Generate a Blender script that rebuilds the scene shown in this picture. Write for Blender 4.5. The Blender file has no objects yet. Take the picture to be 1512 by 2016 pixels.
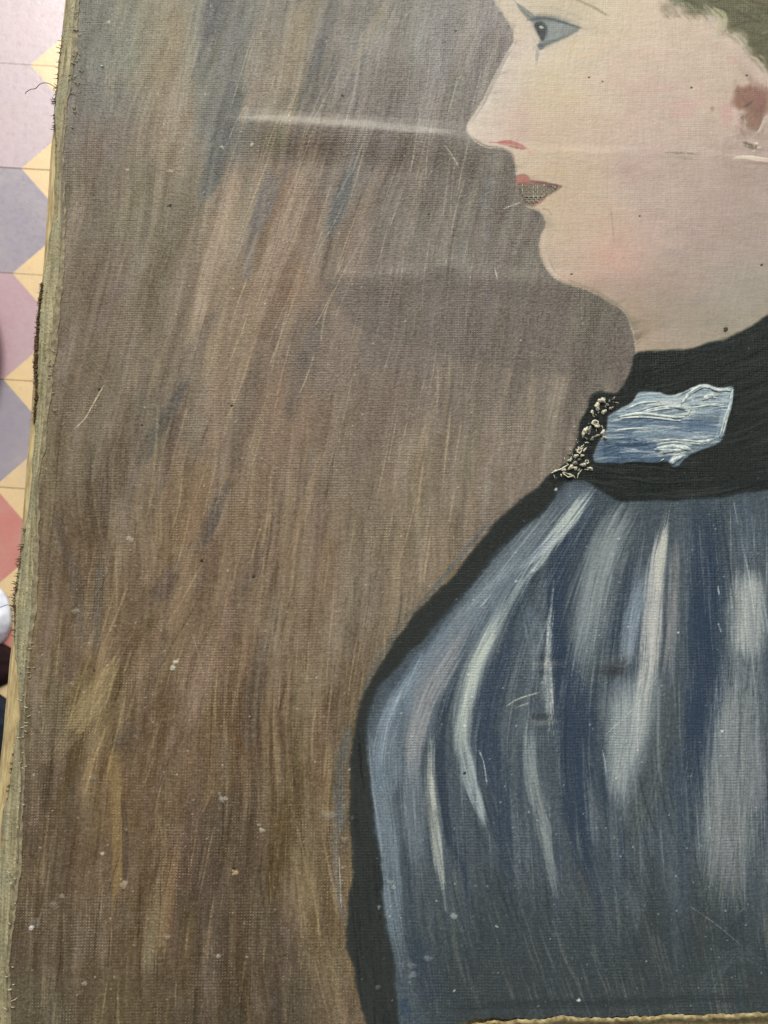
import bpy, math, random
import numpy as np
from mathutils import Vector, Matrix
C = bpy.context.scene.collection
R = math.radians
# ------------------------------------------------------------------ camera, world, light, exposure
F = 1512.0                      # focal length in photograph pixels (frame 1512 x 2016)
PITCH = R(2.5)                  # camera leans this far from straight down
TILT = R(8.4)                   # painting plane against the camera's image plane
D0 = 0.378                      # camera to painting along the axis
CAM_H = 1.475                   # camera above the tiled floor
cam = bpy.data.cameras.new('camera'); camo = bpy.data.objects.new('camera', cam); C.objects.link(camo)
cam.sensor_width = 36; cam.lens = 27.0; cam.clip_start = 0.01; cam.clip_end = 100
camo.location = (0, 0, CAM_H); camo.rotation_euler = (PITCH, 0, 0)
cam.dof.use_dof = True; cam.dof.focus_distance = 0.38; cam.dof.aperture_fstop = 20
sc = bpy.context.scene; sc.camera = camo
w = bpy.data.worlds.new('World'); sc.world = w; w.use_nodes = True
w.node_tree.nodes['Background'].inputs[0].default_value = (0.93, 0.97, 1.0, 1)
w.node_tree.nodes['Background'].inputs[1].default_value = 0.30
def area(name, loc, target, sx, sy, power, col):
    l = bpy.data.lights.new(name, 'AREA'); l.shape = 'RECTANGLE'; l.size = sx; l.size_y = sy
    l.energy = power; l.color = col
    o = bpy.data.objects.new(name, l); C.objects.link(o); o.location = loc
    o.rotation_euler = (Vector(target) - Vector(loc)).to_track_quat('-Z', 'Y').to_euler()
    return o
area('window_light', (-0.35, 3.2, 2.85), (0, 0.1, 0.9), 2.8, 2.0, 235, (1.0, 0.985, 0.95))
sc.view_settings.view_transform = 'Standard'; sc.view_settings.look = 'None'
sc.view_settings.exposure = 0.0; sc.view_settings.gamma = 1.0
sc.cycles.max_bounces = 6

# ------------------------------------------------------------------ helpers
def tag(o, label=None, cat=None, group=None, kind=None):
    if label: o['label'] = label
    if cat: o['category'] = cat
    if group: o['group'] = group
    if kind: o['kind'] = kind
    return o
def empty(name, loc=(0, 0, 0)):
    o = bpy.data.objects.new(name, None); C.objects.link(o); o.location = loc; o.empty_display_size = 0.02
    return o
def mesh_obj(name, verts, faces, mats, parent=None, smooth=True, midx=None):
    me = bpy.data.meshes.new(name); me.from_pydata([tuple(v) for v in verts], [], [tuple(f) for f in faces])
    for m in (mats if isinstance(mats, (list, tuple)) else [mats]): me.materials.append(m)
    if smooth: me.polygons.foreach_set('use_smooth', np.ones(len(me.polygons), bool))
    if midx is not None: me.polygons.foreach_set('material_index', np.asarray(midx, np.int32))
    me.update()
    o = bpy.data.objects.new(name, me); C.objects.link(o)
    if parent: o.parent = parent
    return o
def s2l(c):
    c = np.asarray(c, float) / 255.0
    return np.where(c <= 0.04045, c / 12.92, ((c + 0.055) / 1.055) ** 2.4)
def lin(c): return tuple(s2l(c)) + (1.0,)
TT = math.tan(TILT)
def to_local(px, py, z=0.0):
    """photograph pixel -> point on the painting plane (local metres)"""
    u = (np.asarray(px, float) - 756) / F; v = (1008 - np.asarray(py, float)) / F
    d = D0 / (1 - v * TT)
    return u * d, v * d / math.cos(TILT)
def tube(path, radii, sides=6, flat=1.0):
    vs, fs = [], []
    n = len(path); P = [Vector(p) for p in path]
    for i in range(n):
        t = (P[min(i + 1, n - 1)] - P[max(i - 1, 0)]).normalized()
        a = t.cross(Vector((0.13, 0.21, 1))).normalized(); b = t.cross(a)
        r = radii[i] if hasattr(radii, '__len__') else radii
        for k in range(sides):
            an = 2 * math.pi * k / sides
            vs.append(P[i] + (a * math.cos(an) + b * (math.sin(an) * flat)) * r)
    for i in range(n - 1):
        for k in range(sides):
            fs.append((i * sides + k, i * sides + (k + 1) % sides, (i + 1) * sides + (k + 1) % sides, (i + 1) * sides + k))
    fs.append(tuple(range(sides))[::-1]); fs.append(tuple((n - 1) * sides + k for k in range(sides)))
    return vs, fs
class NT:
    """small node-tree writer"""
    def __init__(s, name):
        s.m = bpy.data.materials.new(name); s.m.use_nodes = True; s.t = s.m.node_tree; s.b = s.t.nodes['Principled BSDF']
    def n(s, typ, **kw):
        o = s.t.nodes.new(typ)
        for k, v in kw.items(): setattr(o, k, v)
        return o
    def link(s, a, b): s.t.links.new(a, b)
    def put(s, sock, v):
        if hasattr(v, 'links'): s.link(v, sock)
        else: sock.default_value = v
    def math(s, op, a, b=None, c=None, clamp=False):
        o = s.n('ShaderNodeMath', operation=op, use_clamp=clamp)
        s.put(o.inputs[0], a)
        if b is not None: s.put(o.inputs[1], b)
        if c is not None: s.put(o.inputs[2], c)
        return o.outputs[0]
    def vmath(s, op, a, b=None, scale=None):
        o = s.n('ShaderNodeVectorMath', operation=op); s.put(o.inputs[0], a)
        if b is not None: s.put(o.inputs[1], b)
        if scale is not None: s.put(o.inputs['Scale'], scale)
        return o.outputs[0]
    def noise(s, vec, scale=1.0, detail=2.0, rough=0.5, col=False):
        o = s.n('ShaderNodeTexNoise'); s.link(vec, o.inputs['Vector'])
        o.inputs['Scale'].default_value = scale; o.inputs['Detail'].default_value = detail; o.inputs['Roughness'].default_value = rough
        return o.outputs['Color' if col else 'Fac']
    def obj(s): return s.n('ShaderNodeTexCoord').outputs['Object']
    def mapr(s, v, a, b, c=0.0, d=1.0, smooth=True):
        o = s.n('ShaderNodeMapRange'); o.interpolation_type = 'SMOOTHSTEP' if smooth else 'LINEAR'
        s.put(o.inputs[0], v)
        for i, q in enumerate((a, b, c, d)): s.put(o.inputs[1 + i], q)
        return o.outputs[0]
    def mix(s, f, a, b, mode='MIX'):
        o = s.n('ShaderNodeMix', data_type='RGBA', blend_type=mode); s.put(o.inputs[0], f)
        s.put(o.inputs[6], a); s.put(o.inputs[7], b); return o.outputs[2]
    def bump(s, h, dist, strength=1.0):
        o = s.n('ShaderNodeBump'); s.link(h, o.inputs['Height']); o.inputs['Distance'].default_value = dist
        o.inputs['Strength'].default_value = strength; s.link(o.outputs[0], s.b.inputs['Normal'])

# ------------------------------------------------------------------ the painter: a raster of paint colour and paint thickness
PITCHPX = 1.6   # raster pitch in photograph pixels
X0, X1, Y0, Y1 = -40.0, 1760.0, -200.0, 2060.0
NX = int((X1 - X0) / PITCHPX) + 1; NY = int((Y1 - Y0) / PITCHPX) + 1
gx = X0 + PITCHPX * np.arange(NX, dtype=np.float32); gy = Y0 + PITCHPX * np.arange(NY, dtype=np.float32)
XX, YY = np.meshgrid(gx, gy)
rng = np.random.default_rng(7)
_tab = rng.random((6, 256, 256)).astype(np.float32)
def vn(x, y, k=0):
    """value noise 0..1"""
    t = _tab[k % 6]; o = 37 * (k // 6)
    xi = np.floor(x); yi = np.floor(y); fx = (x - xi).astype(np.float32); fy = (y - yi).astype(np.float32)
    fx = fx * fx * (3 - 2 * fx); fy = fy * fy * (3 - 2 * fy)
    a = (xi.astype(np.int32) + o) & 255; b = (yi.astype(np.int32) + 2 * o) & 255; a1 = (a + 1) & 255; b1 = (b + 1) & 255
    return (t[b, a] * (1 - fx) + t[b, a1] * fx) * (1 - fy) + (t[b1, a] * (1 - fx) + t[b1, a1] * fx) * fy
def sst(a, b, v):
    t = np.clip((v - a) / (b - a), 0, 1); return t * t * (3 - 2 * t)
def spline(pts, n=6, closed=False):
    P = np.asarray(pts, float)
    if len(P) < 3 and not closed:
        t = np.linspace(0, 1, n + 1)[:, None]; return P[:1] * (1 - t) + P[1:] * t
    Q = np.vstack([P[-1:], P, P[:2]]) if closed else np.vstack([2 * P[:1] - P[1:2], P, 2 * P[-1:] - P[-2:-1]])
    out = []; m = len(P) if closed else len(P) - 1
    for i in range(m):
        p0, p1, p2, p3 = Q[i:i + 4]
        t = np.linspace(0, 1, n, endpoint=False)[:, None]
        out.append(0.5 * (2 * p1 + (p2 - p0) * t + (2 * p0 - 5 * p1 + 4 * p2 - p3) * t * t + (3 * p1 - p0 - 3 * p2 + p3) * t ** 3))
    if not closed: out.append(P[-1:])
    return np.vstack(out)
def window(x0, x1, y0, y1):
    i0 = max(0, int((x0 - X0) / PITCHPX)); i1 = min(NX, int((x1 - X0) / PITCHPX) + 2)
    j0 = max(0, int((y0 - Y0) / PITCHPX)); j1 = min(NY, int((y1 - Y0) / PITCHPX) + 2)
    return (slice(j0, max(j1, j0)), slice(i0, max(i1, i0)))
COL = np.zeros((NY, NX, 3), np.float32)      # display colour 0..255
HGT = np.zeros((NY, NX), np.float32)         # paint thickness, mm
TOO = np.full((NY, NX), 0.35, np.float32)    # how far the canvas threads show through
LAB = np.zeros((NY, NX), np.uint8)
def polymask(pts, soft=3.0, rough=0.0, rscale=34.0, smooth=True, seed=0, sub=6):
    """soft mask of a closed outline; returns (window, mask)"""
    P = spline(pts, sub, True) if smooth else np.asarray(pts, float)
    pad = soft + rough * 2 + 6
    wd = window(P[:, 0].min() - pad, P[:, 0].max() + pad, P[:, 1].min() - pad, P[:, 1].max() + pad)
    x, y = XX[wd], YY[wd]
    if x.size == 0: return wd, x * 0
    big = x.size > 60000
    st = 4 if big else 1
    xs, ys = gx[wd[1]], gy[wd[0]]
    xc = np.append(xs[::st], xs[-1] + st * PITCHPX); yc = np.append(ys[::st], ys[-1] + st * PITCHPX)
    qx, qy = np.meshgrid(xc, yc)
    d2 = np.full(qx.shape, 1e12); ins = np.zeros(qx.shape, bool)
    for a, b in zip(P, np.roll(P, -1, 0)):
        ex, ey = b - a; L = ex * ex + ey * ey
        if L < 1e-9: continue
        t = np.clip(((qx - a[0]) * ex + (qy - a[1]) * ey) / L, 0, 1)
        d2 = np.minimum(d2, (qx - a[0] - t * ex) ** 2 + (qy - a[1] - t * ey) ** 2)
        c = (a[1] > qy) != (b[1] > qy)
        if ey != 0: ins ^= c & (qx < a[0] + (qy - a[1]) * ex / ey)
    sd = np.sqrt(d2) * np.where(ins, 1, -1)
    if big:
        fi = (x - xs[0]) / (st * PITCHPX); fj = (y - ys[0]) / (st * PITCHPX)
        i = np.minimum(fi.astype(int), sd.shape[1] - 2); j = np.minimum(fj.astype(int), sd.shape[0] - 2); fi = fi - i; fj = fj - j
        sd = (sd[j, i] * (1 - fi) + sd[j, i + 1] * fi) * (1 - fj) + (sd[j + 1, i] * (1 - fi) + sd[j + 1, i + 1] * fi) * fj
    else: sd = sd[:x.shape[0], :x.shape[1]]
    if rough: sd = sd + rough * (2 * vn(x / rscale, y / rscale, seed) - 1) + rough * 0.35 * (2 * vn(x / rscale * 4.3, y / rscale * 4.3, seed + 1) - 1)
    return wd, sst(-soft, soft, sd).astype(np.float32)
def lay(wd, m, col, alpha=1.0):
    m = (m * alpha)[..., None]; COL[wd] = COL[wd] * (1 - m) + np.asarray(col, np.float32) * m
def poly(pts, col, alpha=1.0, soft=3.0, rough=0.0, lab=None, h=0.0, tooth=None, **kw):
    wd, m = polymask(pts, soft, rough, **kw); lay(wd, m, col, alpha)
    if lab is not None: LAB[wd] = np.where(m > 0.5, lab, LAB[wd])
    if h: HGT[wd] += h * m
    if tooth is not None: TOO[wd] = TOO[wd] * (1 - m) + tooth * m
    return wd, m
_seed = [0]
def stroke(pts, width, col, alpha=0.8, bristle=0.5, h=0.0, soft=0.35, var=6.0, dry=0.0, freq=0.45, n=5, mask=None, fade=0.12, tooth=None):
    """one brush stroke: a swept band of bristle tracks"""
    P = spline(pts, n); wv = np.asarray(width, float) if hasattr(width, '__len__') else np.full(2, float(width))
    mw = wv.max()
    wd = window(P[:, 0].min() - mw, P[:, 0].max() + mw, P[:, 1].min() - mw, P[:, 1].max() + mw)
    x, y = XX[wd], YY[wd]
    if x.size == 0: return
    d2 = np.full(x.shape, 1e9, np.float32); S = np.zeros_like(x); T = np.zeros_like(x)
    acc = 0.0
    for a, b in zip(P[:-1], P[1:]):
        e = b - a; L = math.hypot(*e)
        if L < 1e-6: continue
        ex, ey = e / L
        s = (x - a[0]) * ex + (y - a[1]) * ey; t = (y - a[1]) * ex - (x - a[0]) * ey
        ds = s - np.clip(s, 0, L); dd = ds * ds + t * t
        k = dd < d2; d2 = np.where(k, dd, d2); S = np.where(k, acc + s, S); T = np.where(k, t, T); acc += L
    _seed[0] += 1; q = _seed[0]
    u = np.clip(S / acc, 0, 1)
    hw = 0.5 * np.interp(u, np.linspace(0, 1, len(wv)), wv)
    off = 13.7 * q
    edge = 1 - sst(1 - soft, 1.0, np.abs(T) / np.maximum(hw, 0.3) + 0.22 * (vn(S / 25 + off, T / 5, q) - 0.5))
    br = vn(T * freq + off, S / 70 + q * 3.1, q + 1) * 0.6 + vn(T * freq * 2.3 + off, S / 45, q + 2) * 0.4
    endj = (br - 0.5) * 1.15 * fade
    ends = sst(0, fade, u + endj + 0.02) * sst(0, fade, 1 - u + endj + 0.02) if fade > 0 else (sst(-hw, hw * 0.3, S) * sst(-hw, hw * 0.3, acc - S))
    a = edge * ends * (1 - bristle + bristle * sst(0.25 + 0.35 * dry, 0.62 + 0.2 * dry, br)) * alpha
    if dry: a = a * (1 - dry + dry * sst(0.35, 0.65, vn(x / 2.6, y / 2.6, q + 3)))
    if mask is not None: a = a * mask[wd]
    c = np.asarray(col, np.float32) + (var * 2 * (br - 0.5))[..., None]
    COL[wd] = COL[wd] * (1 - a[..., None]) + c * a[..., None]
    if h: HGT[wd] += h * (br - 0.45) * edge * ends * (1 if mask is None else mask[wd])
    if tooth is not None: TOO[wd] = TOO[wd] * (1 - a) + tooth * a

# ---- background: broad colour, then strokes
BG = [(160,30,112,112,100),(240,60,120,120,106),(200,180,112,108,100),(200,300,114,104,94),(300,120,132,122,103),(330,260,130,119,101),(350,30,134,126,106),
(430,60,112,114,108),(440,250,110,110,104),(560,40,130,124,112),(560,160,130,120,106),(700,60,126,122,114),(700,180,120,114,108),(850,80,128,124,118),(850,180,124,118,112),(960,40,134,128,120),
(930,200,122,116,108),(620,320,114,104,94),(760,320,108,99,90),(900,320,104,97,89),(980,400,106,99,90),(800,420,108,101,91),(1030,480,110,102,92),(560,430,122,104,88),(420,430,124,112,94),(300,420,118,108,90),
(180,420,108,98,84),(180,600,106,93,78),(300,620,108,96,80),(430,640,122,106,87),(560,560,124,104,86),(620,700,108,96,84),(750,620,103,94,86),(900,620,101,92,84),(1080,620,100,92,83),(1180,680,100,92,82),
(900,760,108,97,86),(1060,760,108,98,86),(750,780,108,96,83),(560,840,118,98,80),(430,840,108,95,79),(300,820,100,90,76),(170,800,102,90,72),(110,900,104,92,70),(210,960,98,86,70),(360,980,110,92,70),(480,960,112,94,74),
(640,940,110,96,80),(820,960,116,102,84),(980,900,114,103,89),(760,1080,112,98,78),(600,1080,110,92,72),(430,1120,102,84,66),(300,1100,104,86,66),(160,1120,96,80,60),(110,1250,96,80,60),(250,1280,102,84,63),(420,1260,106,86,66),
(560,1250,106,90,70),(700,1200,104,92,75),(640,1380,100,86,66),(480,1420,100,82,60),(330,1400,98,80,60),(190,1380,108,92,64),(90,1400,96,84,64),(110,1560,88,74,58),(210,1560,104,84,58),(330,1560,96,78,59),(460,1560,92,77,58),
(600,1560,100,84,62),(610,1720,98,82,60),(480,1720,84,70,55),(360,1700,94,76,58),(200,1720,98,80,60),(90,1720,88,74,58),(110,1860,84,72,56),(250,1850,90,76,56),(380,1880,84,70,54),(520,1880,80,68,54),(640,1880,98,84,62),
(90,1980,86,78,62),(240,1990,88,76,56),(400,1990,78,68,54),(560,1990,80,70,56),(660,1990,94,80,62)]
B = np.array(BG, float)
st = 8
cxs, cys = XX[::st, ::st], YY[::st, ::st]
wx = cxs + 40 * (vn(cxs / 90, cys / 160, 1) - 0.5); wy = cys + 60 * (vn(cxs / 120, cys / 150, 2) - 0.5)
num = np.zeros(cxs.shape + (3,)); den = np.zeros(cxs.shape)
for x, y, r, g, b in B:
    ww = 1.0 / ((((wx - x) * 1.25) ** 2 + ((wy - y) * 0.9) ** 2) ** 1.6 + 2e4); num += ww[..., None] * np.array((r, g, b)); den += ww
low = num / den[..., None]
fi = (XX - gx[0]) / (st * PITCHPX); fj = (YY - gy[0]) / (st * PITCHPX)
i = np.minimum(fi.astype(int), low.shape[1] - 2); j = np.minimum(fj.astype(int), low.shape[0] - 2); fi = (fi - i)[..., None]; fj = (fj - j)[..., None]
COL[:] = (low[j, i] * (1 - fi) + low[j, i + 1] * fi) * (1 - fj) + (low[j + 1, i] * (1 - fi) + low[j + 1, i + 1] * fi) * fj
LOWF = COL.copy()
def bg_at(x, y):
    i = int(np.clip((x - X0) / PITCHPX / st, 0, low.shape[1] - 1)); j = int(np.clip((y - Y0) / PITCHPX / st, 0, low.shape[0] - 1))
    return low[j, i]
def lean(x, y):
    """direction of the brushwork: degrees right of upright"""
    a = 15 - 9 * np.clip((y - 500) / 900, 0, 1)
    a -= 6 * np.clip((400 - x) / 300, 0, 1) * (1 if y < 900 else 0.2)
    if y > 1400: a -= 20 * np.clip((x - 430) / 230, 0, 1) * np.clip((y - 1400) / 300, 0, 1)
    if x > 800: a *= 0.6
    a += 5 * math.exp(-((x - 640) / 260) ** 2 - ((y - 480) / 380) ** 2)
    a += 10 * (float(vn(np.float64(x / 210), np.float64(y / 240), 4)) - .5)
    if 120 < x < 420 and 1180 < y < 1560: a += 14
    return a
def dash(x, y, L, wdt, col, alpha, **kw):
    a = R(lean(x, y) + random.gauss(0, 3.5)); dx, dy = math.sin(a) * L / 2, -math.cos(a) * L / 2
    bx = random.gauss(0, L * (0.018 if wdt < 7 else 0.045))
    stroke([(x - dx, y - dy), (x + bx, y), (x + dx, y + dy)], wdt, col, alpha, n=3, **kw)
random.seed(11)
for k in range(620):                                    # wide soft strokes
    x, y = random.uniform(40, 1280), random.uniform(-80, 2050)
    c = bg_at(x, y) + random.gauss(0, 9.5) + np.array((random.gauss(0, 2.5), 0, random.gauss(0, 3)))
    dash(x, y, random.uniform(120, 300), random.uniform(16, 52), c, random.uniform(.3, .6), bristle=.7, var=5, h=.03, soft=.5, freq=.34, fade=.3)
# named strokes of the background
def S(p, w_, c, a=.8, **k): stroke(p, w_, c, a, **k)
S([(180,-60),(190,40),(200,150)], [100,110,80], (106,108,100), .55, soft=.6, fade=.25)
S([(445,-60),(425,20),(405,90)], [66,60,36], (97,100,98), .85, h=.02)
S([(490,-60),(470,110),(448,250)], [40,44,40], (108,110,104), .6)
S([(468,150),(450,240),(425,320),(395,400)], [34,52,60,34], (96,98,94), .75, h=.02, soft=.6)
S([(640,60),(615,150),(590,230)], [20,30,20], (104,104,100), .5)
S([(360,0),(330,160),(310,330)], [50,60,40], (134,120,98), .45, soft=.6)
S([(690,330),(672,390),(650,450)], [22,40,24], (90,92,94), .75)
S([(535,330),(505,450),(480,560)], [26,30,20], (104,100,96), .5)
S([(590,330),(555,450),(520,580)], [40,52,40], (128,106,86), .6, h=.02)
S([(480,320),(440,480),(405,620),(360,760)], [26,48,56,30], (130,114,94), .5, h=.02)
S([(452,640),(430,740),(400,840)], [30,40,30], (124,104,84), .5)
S([(430,600),(380,700),(340,790)], [30,44,34], (100,90,80), .5, soft=.5)
S([(372,740),(330,820),(296,870),(272,925)], [18,36,42,26], (84,80,73), .75, soft=.6)
S([(455,940),(428,1010),(400,1060),(368,1095)], [18,40,44,26], (88,78,69), .8, soft=.6)
S([(350,1120),(330,1150),(300,1185)], [50,62,40], (84,72,63), .75, fade=.2, soft=.7)
S([(410,900),(380,1000),(340,1100)], [40,54,40], (118,96,70), .5)
S([(480,980),(440,1120),(400,1240)], [20,34,26], (116,96,72), .45)
S([(235,1290),(205,1345),(172,1395),(140,1440)], [16,46,60,40], (126,108,74), .75)
S([(140,1280),(140,1320),(138,1345)], [40,42,20], (86,70,58), .55)
S([(262,1425),(245,1450),(215,1475)], [34,40,26], (80,71,60), .75, dry=.6)
S([(222,1470),(232,1560),(238,1660),(226,1775)], [30,38,36,16], (116,94,58), .7, h=.02)
S([(243,1560),(248,1660),(243,1760)], [10,16,8], (72,62,54), .6)
S([(395,1560),(380,1680),(372,1800)], [50,80,50], (80,66,56), .4, soft=.6)
S([(440,1550),(420,1650),(415,1800),(410,1950)], [40,80,90,60], (76,66,56), .5, soft=.6)
S([(345,1660),(325,1760),(312,1880)], [30,44,30], (114,92,62), .45)
S([(560,980),(520,1080),(470,1180)], [20,26,16], (92,80,70), .4)
S([(520,700),(480,830),(470,940)], [40,50,40], (94,84,74), .35)
S([(640,880),(600,1000),(570,1100)], [16,22,14], (132,112,86), .45)
S([(1050,760),(1042,840),(1030,900)], [12,16,8], (126,112,92), .5)
S([(1092,700),(1094,800),(1090,880)], [8,10,6], (122,108,88), .5)
S([(640,1500),(655,1650),(690,1850),(715,1990)], [20,46,50,30], (110,92,66), .55, h=.03)
S([(570,1640),(610,1780),(650,1930),(680,2030)], [16,40,46,30], (106,90,64), .5, h=.03)
S([(110,1010),(150,1160),(165,1280)], [20,34,20], (80,72,64), .45)
S([(200,1100),(192,1200),(188,1290)], [16,30,16], (76,72,66), .45)
S([(662,-10),(640,60),(618,130)], [26,34,20], (108,106,102), .5)
S([(672,93),(648,150),(614,212)], [24,36,22], (106,102,98), .6)
S([(768,-5),(722,69),(690,140)], [14,26,14], (140,132,116), .6)
S([(596,10),(582,90),(566,175)], [40,60,40], (142,130,108), .6)
S([(545,340),(524,400),(498,470)], [30,48,30], (108,101,96), .7)
S([(632,288),(600,370),(566,447),(522,560)], [36,60,64,40], (140,124,106), .6, h=.04)
S([(700,320),(672,400),(640,480)], [24,38,22], (97,97,94), .65, soft=.7)
S([(968,335),(966,380),(960,425)], [30,44,24], (102,100,96), .6)
S([(760,300),(720,420),(690,540),(650,640)], [20,34,34,20], (124,110,96), .5)
S([(840,300),(800,420),(770,520)], [24,40,26], (116,106,94), .45)
S([(470,330),(440,430),(412,540),(388,640)], [22,44,50,26], (144,126,106), .6, h=.04)
S([(520,560),(480,680),(440,800),(420,900)], [30,54,50,30], (128,108,88), .55)
S([(640,600),(600,720),(560,840)], [30,44,30], (92,86,80), .4)
S([(700,640),(680,760),(650,900)], [26,40,26], (120,106,90), .4)
S([(400,1000),(370,1120),(340,1260)], [30,46,30], (120,98,72), .5)
S([(520,1250),(500,1360),(490,1480)], [30,50,30], (84,76,66), .4)
S([(640,1180),(620,1300),(610,1420)], [26,40,26], (118,102,80), .45)
for k in range(75):
    x, y = random.uniform(440, 940), random.uniform(120, 900)
    dash(x, y, random.uniform(90, 240), random.uniform(1.6, 3.4), bg_at(x, y) + np.array((40, 34, 24)), .7, bristle=.3, dry=.5, var=5, h=.09, fade=.25)
for k in range(190):
    x, y = random.uniform(50, 900), random.uniform(850, 2030)
    dash(x, y, random.uniform(60, 200), random.uniform(2.2, 6), bg_at(x, y) + (np.array((36, 31, 18)) if random.random() < .6 else np.array((-26, -24, -19))), .55, bristle=.4, dry=.35, var=5, h=.08, fade=.3)
for k in range(640):                                   # single bristle lines
    x, y = random.uniform(40, 1260), random.uniform(-60, 2050)
    lowness = np.clip((y - 300) / 900, 0, 1)
    light = random.random() < .62
    c = bg_at(x, y) + (np.array((26, 22, 13)) if light else np.array((-17, -16, -12))) * random.uniform(.5, 1.1)
    dash(x, y, random.uniform(60, 230), random.uniform(5, 18), c, random.uniform(.16, .46) * (.55 + .5 * lowness), bristle=.6, var=4, h=.07, freq=.6, fade=.35)
# directional grain of dragged bristles
for (ang, k, msk) in ((14, 1, 1 - sst(500, 1000, YY)), (5, 3, sst(500, 1000, YY))):
    a = R(ang); wv_ = 46 * vn(XX / 190, YY / 230, k + 4); uu = XX * math.cos(a) + YY * math.sin(a) + wv_; vv = -XX * math.sin(a) + YY * math.cos(a)
    g = .8 * vn(uu / 3.2, vv / 110, k) + 1.1 * vn(uu / 8.5, vv / 170, k + 1) - .95
    m = msk * (.35 + .9 * vn(XX / 90, YY / 140, k + 2))
    COL += (g * m * 11)[..., None] * np.array((1.05, 1, .8), np.float32); HGT += g * m * .05
TOO[:] = .12 + .55 * sst(900, 1500, YY) * (.35 + .9 * vn(XX / 130, YY / 160, 9)) + .35 * sst(.62, .8, vn(XX / 60, YY / 90, 4)) * sst(500, 900, YY)
mott = vn(XX / 30, YY / 42, 5) + vn(XX / 13, YY / 17, 6) - 1
COL += (mott * 4)[..., None]
S([(474,232),(540,236),(640,242),(740,248),(900,262)], [14,26,28,28,14], (172,167,154), .36, soft=.8, bristle=.35, fade=.12)  # bright sheen of the first fold's crest, painted into the colour
# darker veil below the second fold, beneath the chin
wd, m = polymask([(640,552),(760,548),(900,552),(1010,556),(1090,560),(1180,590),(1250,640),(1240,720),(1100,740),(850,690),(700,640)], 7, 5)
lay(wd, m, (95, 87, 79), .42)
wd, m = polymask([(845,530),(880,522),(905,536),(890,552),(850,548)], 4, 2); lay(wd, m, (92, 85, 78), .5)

COL[:] = LOWF + 1.22 * (COL - LOWF)
# ---- head
FACE = [(974,-4),(993,29),(1011,56),(1014,79),(1001,102),(980,138),(959,184),(943,213),(926,234),(919,250),(922,264),(938,278),(959,287),(984,288),(1008,298),(1016,318),(1018,339),(1020,360),(1028,380),(1036,402),(1051,407),(1066,414),(1076,430),(1076,445),(1068,463),(1064,482),(1066,501),(1076,526),(1093,547),(1114,557),(1148,568),(1173,580),(1202,597),(1223,609),(1236,627),(1244,648),(1247,668),(1250,690),(1256,720),(1300,740),(1420,760),(1560,760),(1760,700),(1760,-200),(900,-200),(930,-110)]
wdf, mf = poly(FACE, (198,182,154), 1, 4.2, 2.2, lab=1, tooth=.10, h=.05, sub=5)
FM = np.zeros((NY, NX), np.float32); FM[wdf] = mf
FC = [(1000,10,212,202,172),(1100,-20,208,198,162),(1200,10,210,198,164),(1290,40,212,196,164),(1040,90,216,205,178),(990,170,210,200,176),(950,240,207,197,172),(1000,250,206,190,164),(1100,130,212,200,168),(1080,200,206,192,156),(1180,190,206,192,164),
(1300,120,208,192,164),(1400,120,204,188,160),(1250,250,202,184,160),(1350,240,198,181,156),(1420,200,200,184,156),(1150,290,200,183,158),(1060,310,202,188,154),(1130,350,198,182,150),(1250,350,192,175,152),(1380,360,188,172,150),(1500,330,178,162,142),
(1100,420,196,180,146),(1180,450,192,174,144),(1280,450,186,168,146),(1400,450,180,164,144),(1500,450,172,160,142),(1090,500,190,174,146),(1160,530,190,172,144),(1250,560,180,162,140),(1350,560,172,157,138),(1450,560,164,157,137),(1530,560,156,152,134),(1270,650,172,156,128),(1340,640,164,152,130),(1430,630,160,152,130),(1600,300,190,172,150)]
num = np.zeros(cxs.shape + (3,)); den = np.zeros(cxs.shape)
for x, y, r, g, b in FC:
    ww = 1.0 / (((wx - x) ** 2 + (wy - y) ** 2) ** 1.5 + 3e4); num += ww[..., None] * np.array((r, g, b)); den += ww
lf = num / den[..., None]
ff = (lf[j, i] * (1 - fi) + lf[j, i + 1] * fi) * (1 - fj) + (lf[j + 1, i] * (1 - fi) + lf[j + 1, i + 1] * fi) * fj
grain = vn(XX / 26, YY / 3.2, 3) + vn(XX / 4, YY / 22, 4) + vn(XX / 34, YY / 30, 5) * 1.3 + vn(XX / 9, YY / 2.6, 2) - 2.15
ff = ff + (grain * 6)[..., None]
COL[:] = COL * (1 - FM[..., None]) + ff * FM[..., None]; HGT += grain * .03 * FM
for k in range(260):                                     # soft dabs over the flesh
    x, y = random.uniform(930, 1560), random.uniform(-40, 690)
    q = int(np.clip((y - Y0) / PITCHPX, 0, NY - 1)), int(np.clip((x - X0) / PITCHPX, 0, NX - 1))
    a = random.uniform(-.5, .5); L = random.uniform(20, 60)
    stroke([(x - L * math.cos(a), y - L * math.sin(a)), (x, y + 3), (x + L * math.cos(a), y + L * math.sin(a))], random.uniform(8, 24), COL[q] + random.gauss(0, 5), .3, bristle=.5, var=4, n=3, mask=FM, h=.012, soft=.7, fade=.4)
FTONE = [(1000,60,6,3,0),(1260,330,-6,-10,-6),(1180,470,2,-6,-6),(1340,480,-8,-8,-2),(1460,420,-10,-10,-4),(1400,600,-10,-6,0),(1290,580,-4,-12,-8),(1110,130,4,2,-8),(1240,150,4,-4,-2),(1340,200,4,-6,-2),(1100,330,2,0,-6),(1060,220,2,-4,-2),(1480,270,-14,-16,-10),(1160,540,4,-4,-6),(1220,640,-4,-6,-2)]
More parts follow.
